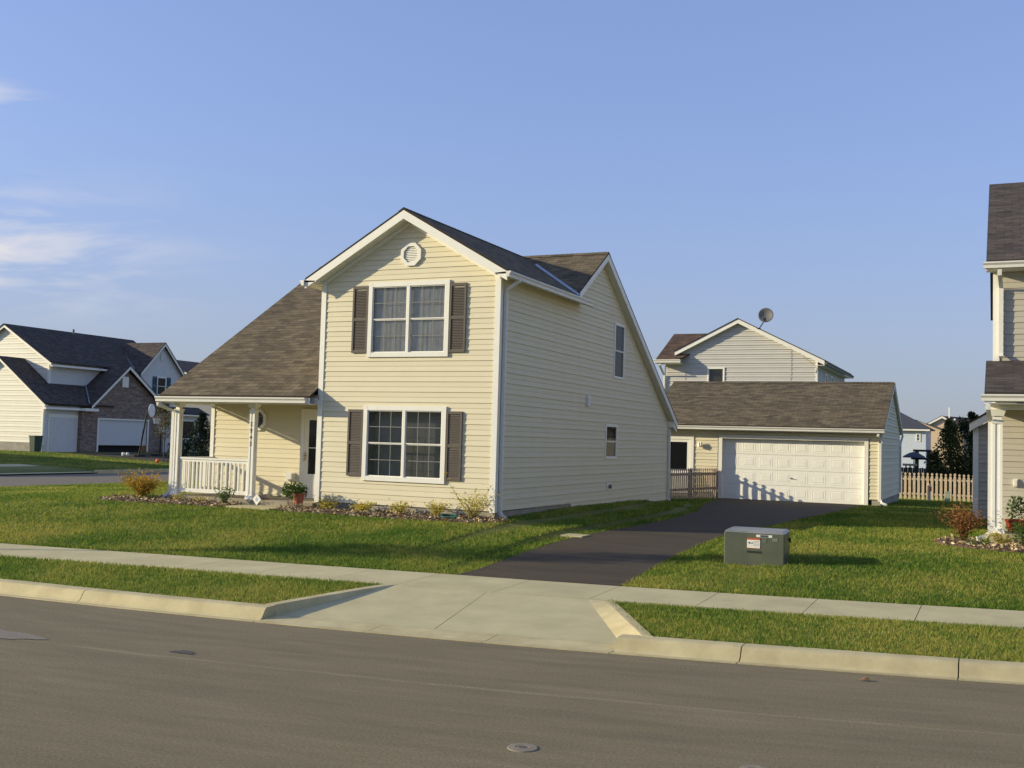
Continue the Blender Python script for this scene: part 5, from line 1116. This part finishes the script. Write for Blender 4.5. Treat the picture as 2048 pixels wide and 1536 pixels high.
for B_, n, zz in ((bedA, 3800, None), (bedB, 4800, None), (bedC, 2600, -.135)):
    xs_ = RNG.uniform(min(p[0] for p in B_), max(p[0] for p in B_), n); ys_ = RNG.uniform(min(p[1] for p in B_), max(p[1] for p in B_), n); k = inpoly(xs_, ys_, B_); xs_, ys_ = xs_[k], ys_[k]
    zs_ = gh(xs_, ys_) if zz is None else np.full(len(xs_), zz)
    for a, c_, z in zip(xs_, ys_, zs_): P.append((a, c_, z+random.uniform(.0, .055))); Dv.append((random.gauss(0, 1), random.gauss(0, 1), random.gauss(0, .35)))
o = leaf_mesh('mulch', P, Dv, .085, CH, None, .45, RNG.random(len(P))**1.6); tag(o, kind='stuff', cat='mulch', label='brown and tan wood chip mulch in the planting beds')
# front stoop walk
b = MB(); b.box((-6.3, -1.0, -.4), (-5.05, -.125, -.155)); o = bld(b, 'front_walk', CONC); tag(o, kind='structure')
b = MB(); pts = []
for k in range(14): a = math.pi*2*k/13; pts.append((-.72+.2*math.cos(a), -.62+.1*math.sin(a), gz(-.7, -.6)+.06))
b.tube(pts, .022, None, 6); b.tube([(p[0], p[1]+.02, p[2]+.04) for p in pts[2:9]], .022, None, 6); o = bld(b, 'garden_hose', mat('hose_green', (.02, .10, .07), .4)); tag(o, 'coiled dark green hose on the mulch by the corner shrub', 'hose')
b = MB(); b.prism([(-5.92, -.5, .0), (-5.80, -.5, .12), (-5.68, -.5, .0), (-5.80, -.5, -.14)], (0, .008, 0)); Y = thing('yard_sign', 'small white diamond shaped yard sign before the porch step', 'sign'); bld(b, 'sign_face', WHITE, Y); b = MB(); b.tube([(-5.8, -.49, -.3), (-5.8, -.49, -.12)], .006, None, 5); bld(b, 'stake', GREYM, Y); b = MB(); b.prism([(-5.84, -.503, .005), (-5.80, -.503, .05), (-5.76, -.503, .005), (-5.78, -.503, -.05), (-5.82, -.503, -.05)], (0, .002, 0)); bld(b, 'emblem', mat('pale_blue_ink', (.4, .5, .6), .6), Y)
b = MB(); b.lathe((-6.02, .15, -.045), [(0, 0), (.06, 0), (.085, .05), (.08, .09), (.05, .12), (0, .13)], None, 14); b.lathe((-6.12, .1, -.045), [(0, 0), (.05, 0), (.06, .05), (.045, .1), (0, .17)], None, 12); o = bld(b, 'porch_ornament', mat('ornament_brown', (.22, .11, .06), .6, (.5, .4, .3), 14)); tag(o, 'small brown round ornaments on the porch floor beside the numbered post', 'ornament')
# ------------------------------------------------ transformer box
TX = thing('transformer_box', 'olive green pad mounted utility box with white warning sticker on the front lawn', 'utility box')
ang = math.radians(4); tcx, tcy, tz0 = 5.73, -3.52, -.40
def ft(u, v, z):
    return (tcx+u*math.cos(ang)-v*math.sin(ang), tcy+u*math.sin(ang)+v*math.cos(ang), tz0+z)
b = MB(); wd, dp, hb, hf = .93, .80, .52, .52
def hexft(u0, u1, v0, v1, z0, zf_, zb__): return [ft(u0, v0, z0), ft(u1, v0, z0), ft(u1, v1, z0), ft(u0, v1, z0), ft(u0, v0, zf_), ft(u1, v0, zf_), ft(u1, v1, zb__), ft(u0, v1, zb__)]
b.hexa(hexft(0, wd, 0, dp, .05, .555, .555)); cab = bld(b, 'cabinet', METG, TX)
bv = cab.modifiers.new('bevel', 'BEVEL'); bv.width = .012; bv.segments = 2
b = MB(); b.hexa([ft(-.004, -.004, .558), ft(wd+.004, -.004, .558), ft(wd+.004, dp+.004, .558), ft(-.004, dp+.004, .558), ft(.03, .05, .60), ft(wd-.03, .05, .60), ft(wd-.03, dp-.05, .60), ft(.03, dp-.05, .60)]); lid = bld(b, 'lid', METT, TX); bv = lid.modifiers.new('bevel', 'BEVEL'); bv.width = .01; bv.segments = 2
b = MB(); b.hexa(hexft(.06, wd-.06, .04, dp-.04, -.1, .05, .05)); b.box((-.08, -.06, -.12), (wd+.08, dp+.06, -.0), CONC, fr=ft); bld(b, 'pad', JOINT, TX)
def sticker(u0, u1, z0, z1, m, nm, e=.006, bm=None):
    b = bm or MB(); b.box((u0, -min(e, .008), z0), (u1, -.0005, z1), m, fr=ft)
    return b
b = sticker(.36, .56, 0.330, 0.460, WHITE, ''); sticker(.36, .56, 0.460, 0.485, RED, '', .016, b); sticker(.36, .564, 0.325, 0.330, RED, '', .016, b); b.lathe(ft(.395, -.006, .41), [(.014, 0), (.014, .002), (0, .002)], INK, 10, (0, -1, 0))
b.box((.405, -.0078, .400), (.43, -.006, .406), INK, fr=ft); b.box((.43, -.0078, .402), (.452, -.006, .416), INK, fr=ft)
for k in range(4): b.box((.46, -.0075, .435-.022*k), (.545, -.006, .439-.022*k), GREYM, fr=ft)
bld(b, 'warning_sticker', WHITE, TX)
b = sticker(.36, .58, 0.255, 0.285, INK, ''); bld(b, 'faded_label', mat('label_dark_green', (.03, .045, .03), .6), TX)
b = sticker(.50, .745, 0.505, 0.542, WHITE, ''); bld(b, 'number_plate', WHITE, TX)
text('1082581', ft(.622, -.0085, .523), math.pi/2, ang, .038, INK, TX, 'number_text', .0005)
b = sticker(.585, .66, 0.420, 0.490, None, '', .004); bld(b, 'faded_label', mat('label_grey_green', (.135, .15, .11), .6), TX)
b = sticker(.745, .83, 0.450, 0.500, None, '', .004); bld(b, 'faded_label', mat('label_grey', (.20, .21, .18), .6), TX)
b = MB(); b.box((wd+.001, dp*.75, .42), (wd+.03, dp*.78, .47), fr=ft); b.box((wd+.001, dp-.03, .38), (wd+.02, dp-.01, .46), fr=ft); b.box((.30, -.02, .02), (.38, -.005, .055), mat('rust', (.25, .10, .05), .9), fr=ft); bsplit(b, 'hinge', BLACK, TX)
# utility markers behind
b = MB(); mx_, my_ = 7.03, 26.95; z = gz(mx_, my_); b.tube([(mx_, my_, z-.05), (mx_-.005, my_, z+.68)], .065, None, 10); b.tube([(mx_, my_, z+.66), (mx_+.0, my_, z+.72)], .068, None, 10)
MK = thing('marker_post', 'thick pale post with an orange tag standing before the back fence', 'marker post'); bld(b, 'post', mat('pale_post', (.62, .52, .38), .7), MK); b = MB(); b.box((mx_+.02, my_-.075, z+.42), (mx_+.1, my_-.06, z+.62)); bld(b, 'tag', mat('orange_tag', (.75, .14, .03), .5), MK)
b = MB(); mx_, my_ = 7.68, 27.75; z = gz(mx_, my_)
b.hexa([(mx_-.10, my_-.09, z), (mx_+.12, my_-.09, z), (mx_+.12, my_+.09, z), (mx_-.10, my_+.09, z), (mx_-.05, my_-.07, z+.40), (mx_+.12, my_-.07, z+.40), (mx_+.12, my_+.07, z+.42), (mx_-.05, my_+.07, z+.42)]); b.box((mx_-.06, my_-.085, z+.38), (mx_+.135, my_+.085, z+.43)); o = bld(b, 'utility_pedestal', mat('pedestal_green', (.30, .36, .27), .6)); tag(o, 'short pale green utility pedestal before the back fence', 'utility pedestal')
b = MB(); b.box((8.7, 31.9, -.9), (10.0, 32.7, .05)); b.box((8.65, 31.85, .05), (10.05, 32.75, .1)); o = bld(b, 'storage_box', mat('pale_blue_box', (.45, .52, .55), .6)); tag(o, 'pale blue grey box behind the right end of the back fence', 'storage box')
# dark fence, deck umbrella and pergola farther back
b = MB(); FD = thing('board_fence', 'dark shaded board fence across the yards behind the pale picket fence', 'fence')
for i in range(90): x = 4.2+i*.115; b.box((x, 41.5, -.8), (x+.105, 41.53, .62+random.uniform(-.02, .02)))
bld(b, 'board_panel', WOODD, FD); b = MB(); b.box((4.2, 41.54, .2), (14.5, 41.58, .3)); b.box((4.2, 41.54, -.4), (14.5, 41.58, -.3)); bld(b, 'rail', WOODD, FD)
DK = thing('deck_umbrella', 'dark open patio umbrella standing on a deck beyond the board fence', 'umbrella')
b = MB(); b.lathe((5.27, 43.7, 1.15), [(0, .34), (.25, .27), (.55, .10), (.62, .0), (.58, .0), (.25, .2), (0, .27)], None, 10); bld(b, 'canopy', mat('canvas_blue_grey', (.08, .09, .11), .8), DK); b = MB(); b.tube([(5.27, 43.7, -.6), (5.27, 43.7, 1.4)], .03, None, 6); bld(b, 'pole', BLACK, DK)
PG = thing('pergola', 'dark wooden pergola frame beside the patio umbrella', 'pergola'); b = MB()
for x in (5.35, 5.98):
    b.box((x-.05, 44.0, -.8), (x+.05, 44.1, 1.55)); b.box((x-.05, 45.6, -.8), (x+.05, 45.7, 1.55))
b.box((5.2, 43.95, 1.5), (6.1, 44.05, 1.62)); b.box((5.2, 45.6, 1.5), (6.1, 45.7, 1.62)); b.box((5.1, 43.9, 1.05), (6.2, 44.0, 1.17)); bld(b, 'frame', WOODD, PG)
b = MB(); 
for x in (4.88, 5.1, 5.32): b.box((x, 42.7, -.6), (x+.08, 42.8, .76))
b.box((4.75, 42.68, .7), (5.5, 42.82, .82)); o = bld(b, 'deck_railing', WOODL); tag(o, 'sunlit pale wooden railing below the patio umbrella', 'railing')
b = MB()
for i in range(16): 
    x = 8.1+i*.2; b.prism([(x, 40.9, -.5), (x+.11, 40.9, -.5), (x+.11, 40.9, .58), (x+.055, 40.9, .68), (x, 40.9, .58)], (0, .02, 0))
b.box((8.0, 40.93, .2), (11.3, 40.97, .3)); o = bld(b, 'white_picket_fence', WHITE); tag(o, 'bright white picket fence showing over the right end of the pale fence', 'fence', 'picket fences')
# trees
def tree(name, lab, x, y, z, h, r, m, nl, size, trunk_h, tr_=.09, blobs=14, grp=None, sq=1., seed=1, conic=False, aspect=.6):
    rnd = random.Random(seed); t = thing(name, lab, 'tree', grp); b = MB()
    b.tube([(x, y, z-.1), (x+.02, y, z+h*.4), (x-.03, y+.02, z+h*.85)], [tr_, tr_*.7, tr_*.2], None, 8)
    P = []; Dv = []; R_ = []
    for i in range(blobs):
        f = (i+.5)/blobs; zz = z+trunk_h+(h-trunk_h)*f
        rad = r*(1-f)**.8*1.0 if conic else r*math.sin(math.pi*min(1, .16+f*.84))**.7
        a = rnd.uniform(0, 6.28); rr = rad*rnd.uniform(.3, .85); c_ = Vector((x+rr*math.cos(a), y+rr*math.sin(a), zz))
        b.tube([(x, y, z+trunk_h*.7+(h-trunk_h)*f*.7), c_], [tr_*.35, .01], None, 5)
        br_ = rad*rnd.uniform(.35, .6)+.08; cr_ = rnd.random()
        for k in range(int(nl/blobs)):
            v = Vector((rnd.gauss(0, 1), rnd.gauss(0, 1), rnd.gauss(0, 1))).normalized()*rnd.random()**.45
            P.append((c_.x+v.x*br_, c_.y+v.y*br_, c_.z+v.z*br_*sq)); Dv.append((v.x+rnd.gauss(0, .6), v.y+rnd.gauss(0, .6), v.z+rnd.gauss(0, .6))); R_.append(cr_*.45+rnd.random()*.5)
    bld(b, 'trunk', BARK, t); leaf_mesh('crown', P, Dv, size, m, t, aspect, R_); return t
tree('broadleaf_tree', 'dark dense tree with a sunlit reddish edge behind the white pickets', 7.35, 38.9, -.5, 3.6, .95, L_MIX, 5200, .13, .4, .09, 24, seed=5)
tree('broadleaf_tree', 'taller dark tree next to the outbuilding wall behind the back fence', 8.35, 39.6, -.5, 4.05, .95, L_DK, 5200, .13, .3, .1, 24, seed=9)
tree('broadleaf_tree', 'low spreading dark bush left of the larger trees behind the back fence', 6.65, 39.6, -.5, 2.0, .6, L_MIX, 2400, .12, .1, .05, 14, seed=12)
tree('young_tree', 'thin young tree with sparse brownish leaves on the lawn across the street', -33.4, 26.4, gz(-33.4, 26.4), 3.4, .62, L_YT, 900, .11, 1.5, .035, 14, seed=3)
tree('conifer_tree', 'dark shaggy conifer seen through the porch between the posts', -32.3, 28.2, gz(-32, 28), 2.9, 1.0, L_CON, 4200, .16, .15, .08, 26, seed=4, conic=True, aspect=.3)
tree('conifer_tree', 'lower dark conifer left of the taller one, seen through the porch', -33.6, 27.6, gz(-33, 27.6), 1.5, .8, L_CON, 2000, .16, .05, .06, 14, seed=8, conic=True, aspect=.3)
shrub('shrub', 'dark bush beside the wide garage door across the street', -41.5, 37.4, 1.0, 1.2, L_DK, 10, 1200, .14)
shrub('shrub', 'green leafy twigs cut by the left edge before the pale gable', -20.95, 4.2, .45, 2.3, L_GR, 8, 400, .12, base=-.5)
tree('shadow_tree', 'slim tree added out of view at left to shade the driveway', -9.6, -9.75, -.5, 5.6, .75, L_MIX, 3600, .11, 2.6, .06, 16, seed=21)  # unseen tree, added to cast the shadow band across lawn and driveway
# bin, small things across the street
BN = thing('wheelie_bin', 'dark green rubbish bin at the corner of the pale gable', 'bin'); bxx, byy = -43.25, 26.2; z = gz(bxx, byy)
b = MB(); b.hexa([(bxx-.18, byy-.24, z), (bxx+.18, byy-.24, z), (bxx+.18, byy+.24, z), (bxx-.18, byy+.24, z), (bxx-.23, byy-.30, z+.92), (bxx+.23, byy-.30, z+.92), (bxx+.23, byy+.30, z+.92), (bxx-.23, byy+.30, z+.92)]); bld(b, 'bin_body', mat('bin_green', (.04, .07, .045), .5), BN); b = MB(); b.box((bxx-.25, byy-.33, z+.92), (bxx+.25, byy+.32, z+.99)); bld(b, 'bin_lid', mat('bin_lid_dark', (.03, .05, .035), .5), BN)
b = MB(); x, y = -32.8, 25.3; z = gz(x, y); b.lathe((x, y, z+.03), [(0, -.0)]+[(.12*math.sin(math.pi*k/10), .12-.12*math.cos(math.pi*k/10)) for k in range(1, 10)]+[(0, .24)], None, 16); o = bld(b, 'ball', mat('orange_rubber', (.75, .16, .05), .5), smooth=True); tag(o, 'orange ball lying in the grass beside the young tree', 'ball')
b = MB(); x, y = -38.6, 28.6; z = gz(x, y)+.05; b.lathe((x, y, z), [(.0, .2), (.07, .19), (.11, .1), (.1, .0), (0, 0)], None, 12); b.lathe((x+.24, y+.1, z), [(.0, .2), (.08, .19), (.11, .1), (.1, .0), (0, 0)], None, 12); o = bld(b, 'yard_toy', WHITE); tag(o, 'small white toy lying at the edge of the dark driveway across the street', 'toy')
# houses and trees to the left outside the picture, which throw the evening shadows
simple_house('roadside_house', 'house standing west of the cross street, outside the picture', -58, -46, 4, 14, 5.2, 7.6, SIDEW, SHING2, ridge='y')
# ------------------------------------------------ grass
n = 1500000
th = RNG.uniform(-.62, .62, n); lr = RNG.uniform(math.log(8.5), math.log(75), n); rr = np.exp(lr)
ya = math.atan2(-.4173, .9073); gx_ = CAM.x+rr*np.sin(ya+th); gy_ = CAM.y+rr*np.cos(ya+th)
dd_ = gy_-yc(gx_)
keep = (dd_ > .37) & ~((dd_ > 2.50) & (dd_ < 3.78)) & ~in_drive(gx_, gy_)
# apron
s_a = np.clip((dd_-.385)/2.14, 0, 1); xl_ = AL+(2.35-AL)*s_a-.16; xr_ = AR+(4.98-AR)*s_a+.25
keep &= ~((dd_ < 2.6) & (gx_ > xl_) & (gx_ < xr_))
keep &= ~((gx_ < -19.85) & (gx_ > -29.6)) & ~((gx_ < -29) & (gx_ > -33.3) & (gy_ > 9) & (gy_ < 17.3)) & ~((gx_ < -29) & (gy_ > 26.8) & (gy_ < 36.2)) & (gx_ > -60)
keep &= ~((gx_ < -29) & (gy_ > 26.5) & (gx_ < -43.4))
keep &= ~((gx_ > XL-.05) & (gx_ < 0.02) & (gy_ > -.05) & (gy_ < D+.05)) & ~((gx_ > XL) & (gx_ < -W) & (gy_ > -.15) & (gy_ < 2)) & ~((gx_ > -6.35) & (gx_ < -5.0) & (gy_ > -1.05) & (gy_ < 0))
keep &= ~((gx_ > gx0) & (gx_ < gx1+.02) & (gy_ > gy0) & (gy_ < gy1)) & ~((gx_ > nx-.1) & (gy_ > npy-.2) & (gy_ < 13)) & ~((gx_ > 9.05) & (gy_ > 8.55) & (gy_ < 12.5))
for B_ in (bedA, bedB, bedC): keep &= ~inpoly(gx_, gy_, B_)
keep &= ~((gx_ > 5.66) & (gx_ < 6.66) & (gy_ > -3.58) & (gy_ < -2.7)) & ~((gx_ > 1.84) & (gx_ < 2.34) & (gy_ > -.92) & (gy_ < -.40))
gx_, gy_, rr = gx_[keep], gy_[keep], rr[keep]; n = len(gx_)
cdx = np.interp(gy_, [p[1] for p in Lp], [p[0] for p in Lp]); cdx2 = np.interp(gy_, [p[1] for p in Rp], [p[0] for p in Rp])
gz_ = gh(gx_, gy_)
nr_ = (gx_ > cdx-.5) & (gx_ < cdx2+.5) & (gy_ > -7) & (gy_ < 17.5); dz2 = np.interp(gy_, [-7, -6.2, -1, 4, 16.9], [-.448, -.432, -.335, -.31, -.318])
gz_ = np.where(nr_, dz2-.02, gz_); sl2 = (gx_ > cdx-1.6) & (gx_ < cdx2+1.6) & (gy_ > -7) & (gy_ < 17.5) & ~nr_; gz_ = np.where(sl2, .5*gz_+.5*(dz2-.01), gz_)
sc = np.clip(rr/13, .8, 4.); hgt = RNG.uniform(.02, .048, n)*np.clip(sc, 1, 1.25); wdt = .0065*sc*RNG.uniform(.7, 1.3, n)
tall = RNG.random(n) < .02; hgt = np.where(tall, hgt*1.5, hgt)
a = RNG.uniform(0, 2*math.pi, n); ln = RNG.normal(0, .55, (n, 2))*hgt[:, None]
base = np.stack([gx_, gy_, gz_-.012], 1); sd = np.stack([np.cos(a), np.sin(a), np.zeros(n)], 1)*wdt[:, None]
tip = base+np.stack([ln[:, 0], ln[:, 1], hgt+.012], 1)
V = np.stack([base-sd, base+sd, tip], 1).reshape(-1, 3)
me = bpy.data.meshes.new('grass'); me.vertices.add(n*3); me.vertices.foreach_set('co', V.ravel()); me.loops.add(n*3); me.polygons.add(n)
me.loops.foreach_set('vertex_index', np.arange(n*3)); me.polygons.foreach_set('loop_start', np.arange(0, n*3, 3)); me.update(calc_edges=True); me.materials.append(turfmat('grass_blade', True))
go = bpy.data.objects.new('grass', me); COL.objects.link(go); add_rnd(go, np.repeat(RNG.random(n), 3)); tag(go, 'short green lawn grass with yellowing patches around the houses', 'grass', kind='stuff')
print('grass blades', n)
